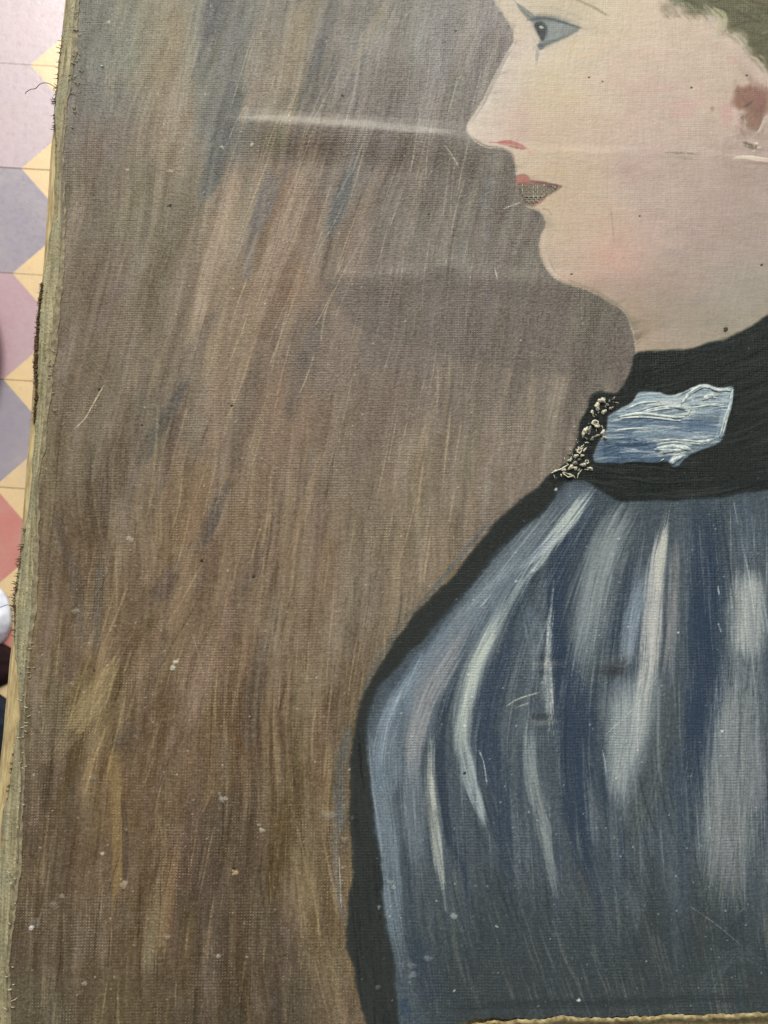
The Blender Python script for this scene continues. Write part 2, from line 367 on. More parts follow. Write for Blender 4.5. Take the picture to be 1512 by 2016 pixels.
for x, y, r, g, b in FTONE:
    for q in range(22):
        px_, py_ = x + random.gauss(0, 46), y + random.gauss(0, 38)
        i_ = int(np.clip((py_ - Y0) / PITCHPX, 0, NY - 1)), int(np.clip((px_ - X0) / PITCHPX, 0, NX - 1)); a = random.uniform(-.7, .4); L_ = random.uniform(12, 42)
        stroke([(px_ - L_ * math.cos(a), py_ - L_ * math.sin(a)), (px_, py_ + random.gauss(0, 4)), (px_ + L_ * math.cos(a), py_ + L_ * math.sin(a))], random.uniform(10, 26), COL[i_] + np.array((r, g, b)) * random.uniform(.6, 1.3), .4, bristle=.6, var=5, n=3, mask=FM, h=.03, soft=.8, fade=.4)
# rosy and grey passages
for (x, y, rx, ry, c, a) in ((1215,505,55,48,(206,166,142),.45),(1020,262,70,22,(204,178,156),.4),(1150,240,90,70,(208,186,150),.3),(1060,395,60,30,(200,182,140),.3),(1290,300,60,14,(176,160,142),.4),(1040,120,50,40,(218,208,184),.4),(1455,560,60,40,(160,158,140),.4),(1290,560,80,14,(172,150,134),.25),(1430,225,10,22,(206,160,146),.6),(1075,175,60,60,(204,192,150),.3),(1180,560,90,22,(166,148,126),.4),(1330,600,120,56,(158,146,128),.42),(1455,470,80,90,(164,148,132),.42),(1092,34,70,44,(190,180,152),.35),(1034,236,20,56,(194,174,150),.35),(1400,400,60,60,(176,154,136),.3),(1130,440,30,60,(190,168,140),.3)):
    wd = window(x - rx * 2, x + rx * 2, y - ry * 2, y + ry * 2); m = np.exp(-(((XX[wd] - x) / rx) ** 2 + ((YY[wd] - y) / ry) ** 2)) * FM[wd]; lay(wd, m, c, a)
# hair
HAIR = [(1322,-30),(1319,0),(1311,13),(1325,9),(1341,11),(1357,15),(1375,20),(1397,18),(1415,28),(1430,36),(1428,52),(1411,74),(1433,67),(1461,75),(1475,98),(1495,117),(1515,134),(1600,210),(1760,300),(1760,-200),(1330,-200)]
wd, m = poly(HAIR, (106,104,84), .94, 14, 12, lab=2, tooth=.1, sub=4)
HM = np.zeros((NY, NX), np.float32); HM[wd] = m
for k in range(420):
    x, y = random.uniform(1300, 1640), random.uniform(-120, 200); a = random.uniform(-.3, .9); L = random.uniform(14, 46)
    c = random.choice([(88,90,72),(100,100,80),(114,112,90),(78,80,66),(138,134,108),(106,98,80),(92,86,70)])
    stroke([(x - L, y - L * a), (x, y - 5), (x + L, y + L * a * .6)], random.uniform(2, 10), c, .5, bristle=.6, n=3, mask=HM, h=.05, fade=.35)
S([(1400,14),(1422,34),(1420,56),(1408,76)], [8,26,20,6], (190,186,150), .8)
S([(1385,8),(1398,24),(1404,50)], [10,22,14], (186,184,160), .6)
S([(1440,66),(1456,78),(1470,92)], [12,22,14], (188,184,146), .7)
S([(1325,4),(1345,6),(1372,16)], [12,14,8], (112,120,102), .6)
# eye
S([(1014,2),(1030,18),(1050,34),(1062,42)], [5,13,18,10], (104,114,114), .75, fade=.2)
poly([(1046,32),(1070,28),(1096,34),(1124,46),(1146,53),(1117,72),(1088,82),(1064,92),(1064,76),(1056,60),(1050,48)], (128,133,131), .85, 5, 3, lab=3, sub=4)
poly([(1074,44),(1100,44),(1128,53),(1108,68),(1080,80),(1072,70)], (154,159,155), .75, 6, 2)
S([(1050,36),(1074,34),(1100,40),(1146,54)], [12,9,7,3], (80,90,94), .65, fade=.1, soft=.8); S([(1046,30),(1072,26),(1104,31),(1150,48)], [8,12,10,4], (150,150,134), .4, soft=.9)
S([(1062,90),(1088,80),(1116,70),(1144,55)], [12,8,7,3], (108,114,110), .6, fade=.1, soft=.8)
poly([(1053,46),(1066,42),(1076,50),(1074,68),(1068,78),(1060,64)], (70,78,78), .9, 3, 1.5)
poly([(1055,50),(1064,48),(1070,54),(1066,66),(1060,62)], (36,44,44), .85, 2.5)
poly([(1061,51),(1066,49),(1071,53),(1066,55)], (216,218,204), .9, 1.4)
S([(1060,92),(1058,106),(1057,120)], [10,9,6], (150,152,140), .6)
S([(1060,84),(1066,92),(1072,86)], [8,10,6], (88,98,102), .7)
S([(1060,14),(1100,18),(1150,36)], [12,18,10], (186,178,150), .4, soft=.9); S([(1070,44),(1078,60),(1074,76)], [10,12,8], (104,112,112), .6, soft=.9); S([(1100,60),(1120,58),(1138,56)], [14,12,6], (134,138,132), .5, soft=.9)
S([(1128,-6),(1150,4),(1172,14),(1196,29)], [4,5,7,5], (150,146,112), .7, fade=.1)
S([(1150,54),(1180,60),(1200,66)], [10,12,6], (188,178,146), .4)
# profile edge, light rim, cool shadow behind
S([(1008,94),(984,134),(962,184),(946,214)], [5,7,7,4], (120,118,112), .5)
S([(1018,74),(1004,104),(978,156),(950,216),(932,246)], [8,10,12,14,10], (216,208,186), .5, mask=FM)
S([(1072,452),(1070,490),(1086,532),(1120,554)], [6,8,8,5], (206,192,164), .5, mask=FM)
S([(1056,468),(1060,510),(1084,548),(1126,566),(1180,590),(1226,622),(1238,660)], [10,14,14,18,22,20,10], (90,86,78), .5, soft=.8, dry=.2); S([(1080,500),(1092,534),(1120,552),(1160,568),(1200,590),(1232,616),(1244,650)], [5,6,6,7,7,6,5], (136,124,106), .5, soft=.9)
S([(1012,90),(996,116),(972,166),(948,210),(928,240)], [4,5,5,5,4], (150,142,128), .45, soft=.9); S([(930,270),(956,286),(984,290),(1008,302),(1016,330)], [5,6,5,6,5], (124,112,98), .5, soft=.9)
# nostril, lips
S([(978,280),(1004,281),(1028,288),(1040,294)], [6,14,13,4], (176,112,104), .85, fade=.12)
S([(1000,287),(1020,290),(1036,293)], [3,5,3], (124,92,84), .6)
S([(1040,296),(1050,306)], [12,6], (206,160,142), .4)
poly([(1017,345),(1033,341),(1041,345),(1046,352),(1065,354),(1086,360),(1107,366),(1090,371),(1068,364),(1035,361),(1018,361)], (160,116,106), .85, 2.4, 1.4, lab=4, sub=4)
S([(1046,356),(1070,359),(1090,363),(1108,366)], [3,5,6,2], (104,86,80), .65, fade=.08)
poly([(1020,347),(1034,344),(1040,350),(1038,359),(1020,359)], (184,124,114), .6, 3, 1)
poly([(1022,362),(1048,361),(1074,363),(1092,363),(1096,370),(1088,377),(1075,384),(1067,394),(1054,401),(1043,403),(1033,401),(1030,388),(1024,378)], (104,96,86), .75, 4, 3, lab=5, sub=4, tooth=0)
S([(1022,366),(1030,390),(1034,402)], [7,7,5], (96,88,86), .6)
S([(1046,405),(1060,397),(1076,387),(1092,376)], [5,7,6,4], (184,132,116), .6, dry=.3); S([(1024,364),(1050,363),(1080,365)], [5,4,3], (168,118,104), .5, dry=.4)
S([(1050,404),(1058,398),(1070,390)], [4,6,4], (196,134,122), .7)
S([(1066,410),(1078,412),(1088,424)], [2,3,2], (150,120,108), .5)
S([(1054,414),(1060,424),(1062,432)], [8,14,8], (82,88,88), .7)
# marks on the cheek, ear
for k in range(60):                                      # wisps over the temple
    x = random.uniform(1312, 1520); y = float(np.interp(x, (1312, 1400, 1430, 1470, 1520), (12, 40, 62, 92, 140))) + random.gauss(0, 9); ln = random.uniform(8, 26)
    S([(x - ln * .6, y - ln * .5), (x, y + 2), (x + ln * .4, y + ln * .7)], random.uniform(2, 5), random.choice([(150,146,120),(176,170,140),(128,124,102),(196,184,156)]), .5, fade=.4)
S([(1462,130),(1476,150),(1496,168)], [16,26,16], (176,152,132), .5, soft=.8); S([(1488,232),(1498,210),(1504,186)], [12,18,10], (126,92,82), .5, dry=.3); S([(1458,186),(1470,200),(1480,214)], [6,10,6], (112,84,76), .5, dry=.3); S([(1444,190),(1446,220),(1452,246)], [10,14,8], (206,182,158), .5)
for k in range(46):
    x, y = random.uniform(1450, 1512), random.uniform(168, 266); a = random.gauss(1.25, .5); L_ = random.uniform(5, 14)
    S([(x - L_ * math.cos(a), y - L_ * math.sin(a)), (x + random.gauss(0, 3), y), (x + L_ * math.cos(a), y + L_ * math.sin(a))], random.uniform(3, 8), random.choice([(150,112,98),(172,134,118),(118,88,78),(190,160,138),(160,118,110),(136,112,98)]), .5, fade=.4, dry=.2, h=.05)
S([(1446,150),(1452,200),(1462,250)], [14,20,14], (180,158,136), .4, soft=.8); S([(1470,150),(1492,170),(1508,210)], [20,26,20], (168,144,126), .45, soft=.8); S([(1508,180),(1512,230)], [16,20], (150,118,106), .5)
S([(1203,412),(1206,440),(1209,478)], [3,4,3], (138,128,112), .7, dry=.4)
S([(1196,300),(1197,330),(1196,392)], [2,2,2], (168,152,132), .4, dry=.4)
S([(1304,299),(1340,301),(1372,303)], [3,6,4], (120,114,98), .75, dry=.4)
S([(1326,308),(1348,310),(1368,312)], [4,10,5], (150,142,122), .7, dry=.5)
poly([(1450,176),(1478,170),(1503,176),(1506,205),(1494,218),(1466,211),(1451,203)], (142,106,94), .8, 9, 9, lab=6, sub=4)
S([(1484,170),(1497,196),(1498,222)], [10,12,8], (150,108,108), .55, dry=.3)
poly([(1470,220),(1496,216),(1496,246),(1480,256),(1464,248)], (138,112,98), .75, 8, 8, lab=6, sub=4)
S([(1478,226),(1486,240),(1492,250)], [8,12,6], (170,116,112), .5)
S([(1464,210),(1474,205),(1482,199)], [3,7,4], (110,100,92), .85)
S([(1459,232),(1464,228)], [5,4], (122,108,96), .7)
S([(1474,111),(1488,116),(1500,130),(1512,152),(1518,180)], [6,9,9,9,8], (208,190,168), .7, h=.04)
S([(1514,222),(1504,240),(1496,256),(1488,264)], [8,9,7,3], (212,200,182), .85, h=.1)
S([(1448,270),(1470,262),(1500,268)], [16,20,14], (164,150,130), .5)
S([(1474,124),(1482,140),(1490,158)], [14,20,14], (196,178,156), .5)
S([(1430,112),(1445,120),(1460,118)], [8,12,6], (204,166,144), .5)
S([(1440,312),(1470,310),(1512,316),(1560,318)], [5,11,9,8], (226,214,184), .85, h=.12)
S([(1470,321),(1500,322),(1530,324)], [3,6,5], (168,128,114), .5)
for (x, y, r_) in ((1474,286,7),(1482,292,5),(1468,281,4),(1492,290,4)):
    S([(x - r_, y - 2), (x + r_, y + 2)], r_ * 1.6, (84, 74, 60), .8, fade=0, dry=.5)
for (x, y) in ((1489,281),(1494,290),(1485,296)): S([(x - 3, y), (x + 3, y + 1)], 5, (226, 218, 190), .9, fade=0, h=.3)
poly([(1398,213),(1403,208),(1408,213),(1403,219)], (170,154,132), .9, 1.5, sub=4)

# ---- shoulder outline, blouse
OUT = [(1108,930),(1076,942),(1020,990),(968,1037),(904,1122),(850,1176),(813,1214),(764,1284),(732,1337),(706,1396),(695,1470),(689,1575),(692,1660),(698,1708),(686,1777),(686,1864),(703,1939),(730,2030),(760,2070),(1760,2070),(1760,900),(1500,930),(1300,940)]
wd, m = poly(OUT, (46,50,47), .95, 6, 4, lab=7, sub=5, tooth=.12, h=.03)
S([(690,1420),(676,1480),(668,1560),(672,1640)], [14,34,36,24], (78,84,86), .6, soft=.6)
S([(676,1560),(660,1640),(664,1740),(684,1830)], [16,28,26,10], (92,92,88), .55, soft=.6)
S([(960,1030),(900,1104),(846,1168),(800,1216),(760,1276),(728,1332),(704,1390)], [10,14,14,14,16,16,18], (74,78,78), .45, soft=.7)
S([(960,1030),(900,1104),(846,1168)], [8,10,8], (78,92,104), .5, soft=.7)
INN = [(1112,950),(1076,999),(1022,1042),(978,1090),(936,1144),(877,1203),(807,1284),(754,1343),(726,1407),(721,1460),(729,1546),(744,1662),(750,1720),(758,1806),(773,1892),(792,2030),(820,2070),(1760,2070),(1760,900),(1500,935),(1250,950),(1150,944)]
wd, m = poly(INN, (74,86,94), .95, 6, 5, lab=8, sub=5, tooth=.3)
BM = np.zeros((NY, NX), np.float32); BM[wd] = m
# flow of the gathers: fan from the collar
def flow(x0, t):
    """a gather line through collar position x0 (1090..1560); t 0..1 down to the hem"""
    k = (x0 - 1320) / 240.0
    xs = x0 + k * (330 if k < 0 else 120) * (1 - (1 - min(t * 1.9, 1)) ** 2.0) + (70 * max(0, t - .45) * (1 if k < .3 else .4))
    return xs, 975 + t * 1080
NAVY, MID, LIT, GRY = (50,64,84), (78,92,106), (122,134,136), (98,106,106)
for k in range(520):                                     # underlying streaks along the gathers
    x0 = random.uniform(1085, 1600); t0 = random.uniform(-.02, .95); t1 = min(1.02, t0 + random.uniform(.08, .25))
    pts = [flow(x0, t0 + (t1 - t0) * q / 4) for q in range(5)]
    deep = t0 > .62
    c = random.choice([NAVY, MID, (62,76,90), (88,100,108)] if not deep else [(56,66,72), (68,76,78), (60,72,82), (80,84,80)])
    stroke(pts, random.uniform(6, 26), np.array(c) + random.gauss(0, 4), .4, bristle=.6, n=3, mask=BM, h=.05, var=6, fade=.3, soft=.7)
def L(p, w_, c, a=.8, **k):
    k.setdefault('bristle', .6); k.setdefault('h', .05); k.setdefault('var', 8); k.setdefault('soft', .68); k.setdefault('fade', .26); k.setdefault('dry', .14)
    stroke(p, w_, c, a, mask=BM, **k)
# navy valleys
L([(1180,978),(1140,1042),(1112,1100),(1098,1180),(1096,1262),(1108,1380),(1120,1480),(1130,1575),(1150,1680),(1185,1790)], [44,52,44,46,50,62,70,64,60,50], (50,65,88), .95, n=6)
L([(1010,1180),(1001,1262),(968,1343),(952,1423),(962,1470),(980,1546),(998,1662),(1044,1783)], [14,32,50,56,66,70,64,40], (56,70,90), .9)
L([(934,1240),(904,1289),(877,1370),(861,1450),(866,1500),(872,1564),(888,1662),(920,1750)], [8,16,24,30,24,26,30,26], (50,62,78), .9)
L([(1378,990),(1386,1100),(1390,1200),(1384,1300),(1378,1390),(1366,1500),(1340,1600)], [88,92,84,84,84,76,60], (50,66,88), .95)
L([(1470,975),(1480,1040),(1490,1110)], [90,90,70], (74,90,106), .8)
L([(1262,1050),(1246,1100),(1232,1155),(1210,1235),(1183,1305)], [14,24,26,32,30], (62,76,90), .85)
L([(1160,1330),(1150,1400),(1140,1470)], [60,80,80], (58,72,92), .6)
L([(1050,1100),(1030,1180),(1020,1280)], [14,22,26], (74,88,104), .7)
L([(900,1200),(850,1270),(790,1350),(750,1410)], [20,30,34,26], (76,92,112), .7)
# lights
L([(1120,965),(1060,1040),(1000,1110),(930,1190),(860,1270),(800,1350),(760,1430)], [20,56,64,54,44,36,30], (106,120,130), .55)
L([(1170,964),(1140,1004),(1119,1031),(1087,1074),(1056,1118),(1030,1150)], [14,26,30,24,20,10], (176,184,170), .85, h=.12, freq=.55)
L([(1040,1080),(990,1130),(950,1170),(900,1230)], [10,16,18,10], (132,146,152), .6)
L([(966,1166),(930,1218),(877,1284),(832,1354),(815,1423),(807,1480),(812,1540)], [10,24,40,46,46,40,26], (122,118,116), .85)
L([(962,1170),(950,1190)], [8,5], (142,120,112), .5)
L([(1000,1150),(974,1219),(936,1305),(918,1370),(908,1450),(920,1500),(930,1540),(942,1580),(956,1630)], [14,38,42,42,44,44,36,24,10], (132,144,138), .85, h=.08)
L([(990,1190),(958,1260),(934,1310),(928,1350)], [8,22,24,10], (160,170,150), .6)
L([(926,1480),(936,1540),(948,1590),(956,1625)], [6,8,8,4], (150,160,164), .6)
L([(846,1420),(850,1480),(850,1546),(859,1621),(866,1702),(878,1770)], [10,24,28,26,26,14], (134,138,126), .8, h=.1, dry=.25)
L([(848,1520),(852,1560),(858,1600)], [10,14,10], (180,180,156), .7, h=.1)
L([(730,1430),(742,1500),(756,1560),(766,1650),(764,1748),(778,1835),(796,1920)], [22,52,58,60,56,44,26], (96,114,124), .6, soft=.9)
L([(725,1440),(732,1530),(748,1650),(756,1740)], [5,7,7,5], (138,156,164), .6)
L([(808,1460),(812,1540),(816,1640),(826,1730)], [30,56,56,30], (90,102,112), .7)
L([(880,1740),(900,1800),(910,1850)], [14,20,12], (84,92,96), .5)
L([(1087,1180),(1081,1241),(1076,1305),(1074,1370),(1084,1430)], [6,13,15,17,10], (160,166,158), .8, dry=.6, h=.12)
L([(1052,1250),(1050,1300),(1050,1350)], [5,8,5], (150,156,144), .7, dry=.4)
L([(1060,1320),(1075,1380),(1080,1420)], [18,26,16], (140,146,140), .5, dry=.6)
L([(1040,1410),(1040,1470),(1050,1535),(1062,1593),(1080,1691),(1104,1790)], [20,36,40,32,24,12], (112,122,120), .8, dry=.3)
L([(1004,1560),(1012,1640),(1020,1700),(1026,1780)], [8,14,16,10], (118,124,120), .6, dry=.7)
L([(1242,992),(1204,1047),(1174,1128),(1156,1209),(1132,1289)], [56,78,72,60,36], (108,119,120), .75, dry=.2)
L([(1230,1050),(1196,1110),(1176,1180),(1162,1250)], [14,26,24,14], (134,142,134), .5, dry=.5)
L([(1271,1120),(1256,1190),(1242,1241),(1226,1310)], [16,36,42,30], (100,120,136), .8)
L([(1318,1008),(1309,1063),(1297,1144),(1291,1235),(1288,1316),(1284,1370)], [5,22,36,40,30,22], (158,154,144), .95, h=.06)
L([(1316,1020),(1307,1075),(1300,1120)], [4,16,12], (188,184,158), .7)
L([(1330,1040),(1332,1100),(1326,1180),(1322,1250),(1312,1320)], [6,18,26,30,26], (116,112,108), .75)
poly([(1192,1352),(1240,1338),(1300,1322),(1298,1400),(1278,1480),(1252,1560),(1226,1606),(1206,1545),(1192,1450)], (116,126,126), .45, 22, 12, seed=3)
L([(1215,1350),(1222,1450),(1218,1560)], [40,60,30], (134,142,138), .5, dry=.3)
L([(1270,1340),(1268,1420),(1250,1500)], [26,34,20], (128,130,124), .6)
L([(1326,1310),(1320,1396),(1302,1480),(1262,1575),(1246,1691)], [26,44,62,64,50], (70,78,78), .8)
L([(1390,1480),(1380,1580),(1360,1700)], [60,70,60], (60,74,88), .55)
L([(1476,1110),(1474,1200),(1470,1300)], [60,90,100], (136,142,134), .75, dry=.35)
L([(1462,1290),(1450,1400),(1440,1550),(1430,1700),(1420,1830)], [90,120,130,120,80], (116,118,116), .7, dry=.2)
L([(1440,1300),(1470,1330),(1490,1350)], [20,30,20], (90,104,112), .6)
L([(1420,1340),(1418,1500),(1400,1640)], [30,40,40], (110,116,116), .5, dry=.3)
L([(1496,1420),(1496,1520),(1490,1620)], [36,40,30], (134,122,122), .5)
L([(1508,1640),(1506,1740),(1502,1860)], [24,40,40], (84,92,96), .6)
L([(1438,990),(1439,1060),(1440,1145)], [3,4,3], (150,158,156), .75, dry=.4)
L([(1444,985),(1452,1030)], [3,3], (130,140,144), .6)
L([(1508,1010),(1510,1100),(1508,1300)], [4,5,5], (138,146,142), .55, dry=.4)
L([(1112,962),(1040,1060),(960,1160),(890,1250),(820,1350),(780,1440)], [16,60,70,60,56,50], (112,126,132), .5, dry=.15)
L([(1060,1080),(1010,1160),(970,1240),(940,1330),(925,1430)], [20,34,44,40,30], (116,128,130), .55, dry=.15)
L([(880,1250),(840,1330),(822,1420),(818,1500)], [20,44,54,44], (116,116,116), .5)
L([(1076,1110),(1062,1190),(1052,1280),(1046,1380),(1040,1470)], [20,36,40,36,30], (90,103,112), .6, dry=.2)
L([(1226,1010),(1186,1090),(1164,1180),(1146,1270),(1134,1340)], [50,70,70,56,30], (110,121,122), .5, dry=.35)
L([(1486,1120),(1484,1220),(1480,1320)], [50,64,56], (146,150,140), .6, dry=.4)
L([(1240,1360),(1238,1440),(1226,1530)], [80,90,50], (132,141,136), .5, dry=.25)
def K(p, w_, c, a=.8, **k):
    w_ = np.maximum(np.asarray(w_, float), .42 * np.max(w_))
    for q in range(2 if np.max(w_) > 30 else 1):            # two overlapping loaded passes
        o_ = random.gauss(0, 3); L([(x + o_, y) for x, y in p], np.asarray(w_) * (1 if q == 0 else .62), np.array(c) + (0 if q == 0 else random.choice([-9, 10])), a if q == 0 else a * .6, bristle=.72, soft=.42, dry=k.get('dry', .2), fade=.3, h=.14, freq=.42, var=11)
wd, m = polymask([(1128,958),(1090,1030),(1012,1108),(925,1195),(838,1282),(760,1386),(732,1440),(734,1540),(790,1540),(840,1440),(900,1330),(970,1240),(1030,1150),(1090,1070),(1165,980)], 14, 8)
lay(wd, m * BM[wd] * (.6 + .5 * vn(XX[wd] / 12, YY[wd] / 60, 2)), (94, 110, 124), .62)
K([(1170,972),(1108,1063),(1091,1151),(1100,1264),(1135,1387),(1152,1500),(1172,1620)], [30,44,48,52,64,68,50], (54,70,92), .9)
K([(1010,1220),(995,1299),(968,1369),(958,1457),(975,1560)], [14,40,58,60,50], (58,72,92), .85)
K([(905,1290),(890,1343),(868,1430),(863,1500),(874,1600)], [10,18,26,26,20], (56,68,82), .85)
K([(1379,990),(1384,1120),(1382,1260),(1379,1400),(1368,1540)], [84,92,92,90,70], (54,71,94), .85)
K([(1160,968),(1122,1020),(1086,1064),(1050,1100)], [20,36,34,14], (170,178,164), .8); K([(1100,1050),(1050,1098),(1010,1128)], [14,20,10], (136,150,156), .7)
K([(1003,1186),(960,1256),(925,1334),(909,1422),(911,1500)], [16,36,44,42,36], (152,160,144), .8); K([(976,1230),(940,1300),(920,1370)], [8,18,10], (176,182,160), .7)
K([(930,1230),(855,1352),(820,1439),(811,1500),(816,1560)], [16,46,54,48,30], (126,122,120), .75)
K([(840,1285),(776,1387),(750,1465),(746,1540)], [20,44,50,46], (110,128,140), .7); K([(800,1350),(770,1420),(756,1500)], [8,12,8], (146,162,168), .6)
K([(1036,1180),(1052,1240),(1062,1310)], [24,44,30], (94,109,122), .7)
K([(1086,1160),(1078,1264),(1078,1352),(1086,1445)], [7,17,17,10], (170,174,164), .8, dry=.45)
K([(1244,990),(1196,1090),(1170,1195),(1150,1305)], [60,92,84,50], (114,123,122), .7, dry=.2)
K([(1252,1110),(1239,1160),(1213,1264),(1192,1325)], [12,24,28,20], (60,74,88), .8)
K([(1276,1125),(1248,1230),(1238,1310)], [22,50,30], (106,122,134), .75)
K([(1317,1008),(1294,1125),(1284,1230),(1275,1334),(1250,1470)], [6,42,44,38,40], (158,156,146), .85); K([(1314,1030),(1300,1100),(1294,1160)], [6,20,10], (184,182,158), .7)
K([(1332,1050),(1324,1230),(1310,1350)], [10,34,22], (112,111,109), .7)
K([(1320,1320),(1309,1440),(1284,1560),(1250,1690)], [30,58,60,40], (72,81,83), .75)
K([(1468,1120),(1468,1200),(1466,1290)], [70,96,80], (146,150,140), .75, dry=.3); K([(1452,1330),(1442,1480),(1432,1650),(1412,1820)], [110,130,130,90], (116,122,119), .65, dry=.2)
K([(1240,1340),(1240,1422),(1222,1510),(1212,1590)], [60,92,70,24], (130,138,135), .7, dry=.15)
K([(734,1500),(756,1600),(766,1720),(786,1880)], [40,52,50,30], (102,119,131), .65); K([(812,1480),(818,1580),(826,1700)], [40,58,40], (94,106,115), .6)
K([(850,1480),(851,1560),(862,1640),(878,1765)], [16,27,25,12], (154,154,136), .8, dry=.25)
K([(914,1480),(926,1540),(944,1590),(958,1632)], [34,34,26,8], (136,148,147), .75); K([(1040,1430),(1049,1535),(1066,1610),(1094,1750)], [24,38,32,12], (120,128,124), .65, dry=.2)
for k in range(170):                                     # dry-dragged half-tones between the folds
    x0 = random.uniform(1085, 1600); t0 = random.uniform(.02, .62); t1 = t0 + random.uniform(.1, .24); pts = [flow(x0, t0 + (t1 - t0) * q / 4) for q in range(5)]
    i_ = int(pts[2][1] / PITCHPX - Y0 / PITCHPX), int(np.clip((pts[2][0] - X0) / PITCHPX, 0, NX - 1))
    L(pts, random.uniform(8, 22), COL[i_] * .55 + np.array(random.choice([(104,116,122), (84,98,110), (126,134,130), (66,80,94)])) * .45, .6, bristle=.85, dry=.45, n=3, h=.1, fade=.35, freq=.5, soft=.4)
for k in range(430):
    x0 = random.uniform(1085, 1600); t0 = random.uniform(0, .62); t1 = t0 + random.uniform(.05, .2)
    pts = [flow(x0, t0 + (t1 - t0) * q / 4) for q in range(5)]
    i_ = int((pts[2][1] - Y0) / PITCHPX), int(np.clip((pts[2][0] - X0) / PITCHPX, 0, NX - 1))
    c = COL[i_] + (random.choice([26, 34, 18, -16, -20]) + random.gauss(0, 4)) * np.array((1, 1, .92))
    L(pts, random.uniform(1.8, 6), c, .55, dry=.3, n=3, h=.09, fade=.3, freq=.7)
# dark glaze over the hem
gl = sst(1670, 1940, YY + 150 * (vn(XX / 46, YY / 300, 3) - .5) + 60 * (vn(XX / 14, YY / 200, 4) - .5)) * BM * sst(770, 900, XX + (YY - 1800) * -.1)
COL[:] = COL * (1 - .78 * gl[..., None]) + np.array((64, 71, 71), np.float32) * (.78 * gl)[..., None]
L([(1170,1640),(1210,1720),(1260,1800)], [60,90,60], (62,76,84), .5)
L([(1225,1720),(1250,1790),(1240,1850)], [30,50,30], (84,96,98), .5)
for k in range(420):
    x, y = random.uniform(800, 1560), 1985 - 420 * random.random() ** 1.5; ln = random.uniform(40, 150); a = R(-8 - 14 * max(0, 1 - abs(x - 1100) / 400))
    c = random.choice([(96,98,90), (104,104,94), (84,90,88), (46,54,56), (74,88,96), (90,90,80)])
    L([(x, y - ln / 2), (x - math.sin(a) * ln * .4, y), (x - math.sin(a) * ln, y + ln / 2)], random.uniform(2, 8), c, .4, freq=.6, n=3, fade=.35)
L([(1370,1985),(1440,1880),(1512,1900)], [30,60,40], (80,90,94), .4)
L([(820,1990),(1000,1978),(1200,1976),(1400,1965),(1560,1960)], [14,26,30,28,26], (46,54,55), .6, soft=.8)
L([(795,1960),(800,2000)], [26,30], (54,72,98), .7); L([(810,1830),(830,1900),(860,1980)], [40,60,70], (52,66,84), .6)
for k in range(240):                                     # black band of the outline
    x, y = random.uniform(690, 780), random.uniform(1400, 2016); ln = random.uniform(40, 120); sh = .10
    stroke([(x, y), (x + ln * sh * .3, y + ln / 2), (x + ln * sh, y + ln)], random.uniform(2, 7), random.choice([(36,40,38), (54,58,54), (30,34,34), (62,66,62)]), .35, n=3, mask=np.clip((LAB == 7) * 1.0, 0, 1).astype(np.float32) if k == 0 else OM, h=.03) if k else None
    if k == 0: OM = (LAB == 7).astype(np.float32)
# stains on the blouse
for (x, y, rx, ry) in ((1078,1306,22,8),(1208,1318,26,14),(1220,1300,16,10),(1068,1418,22,7)):
    wd = window(x - 60, x + 60, y - 40, y + 40); m = np.exp(-(((XX[wd] - x) / rx) ** 2 + ((YY[wd] - y) / ry) ** 2)) * (.5 + .9 * sst(.35, .7, vn(XX[wd] / 3, YY[wd] / 3, 2))); lay(wd, np.clip(m, 0, 1), (72, 64, 58), .5)
# ---- collar
COLLAR = [(1252,693),(1281,691),(1331,690),(1373,682),(1423,668),(1465,649),(1515,617),(1620,560),(1760,500),(1760,880),(1620,940),(1515,961),(1449,974),(1389,980),(1317,984),(1269,986),(1215,983),(1195,974),(1171,959),(1147,944),(1118,946),(1092,946),(1080,940),(1096,926),(1123,899),(1138,866),(1141,834),(1156,808),(1163,781),(1182,772),(1209,775),(1222,764),(1236,742),(1244,718),(1247,703)]
wd, m = poly(COLLAR, (40,44,41), .97, 4, 2.6, lab=9, sub=4, tooth=.06, h=.06)
CM = np.zeros((NY, NX), np.float32); CM[wd] = m
for k in range(330):
    x = random.uniform(1090, 1600); y = random.uniform(660, 985); ln = random.uniform(40, 150)
    if y > 860: sl = (x - 1290) * -.0012
    else: sl = -.25 - (x - 1300) * .0006
    c = random.choice([(32,36,34),(50,55,51),(68,71,64),(28,31,30),(46,52,53),(60,63,57)])
    stroke([(x - ln / 2, y - sl * ln / 2), (x, y + abs(ln) * .03), (x + ln / 2, y + sl * ln / 2)], random.uniform(2, 8), c, .5, n=3, mask=CM, h=.05, freq=.6, fade=.3)
S([(1205,925),(1260,945),(1320,950),(1400,940)], [2,4,3,2], (74,76,70), .5, mask=CM); S([(1160,914),(1250,916),(1330,926)], [2,4,3], (66,68,62), .6, mask=CM)
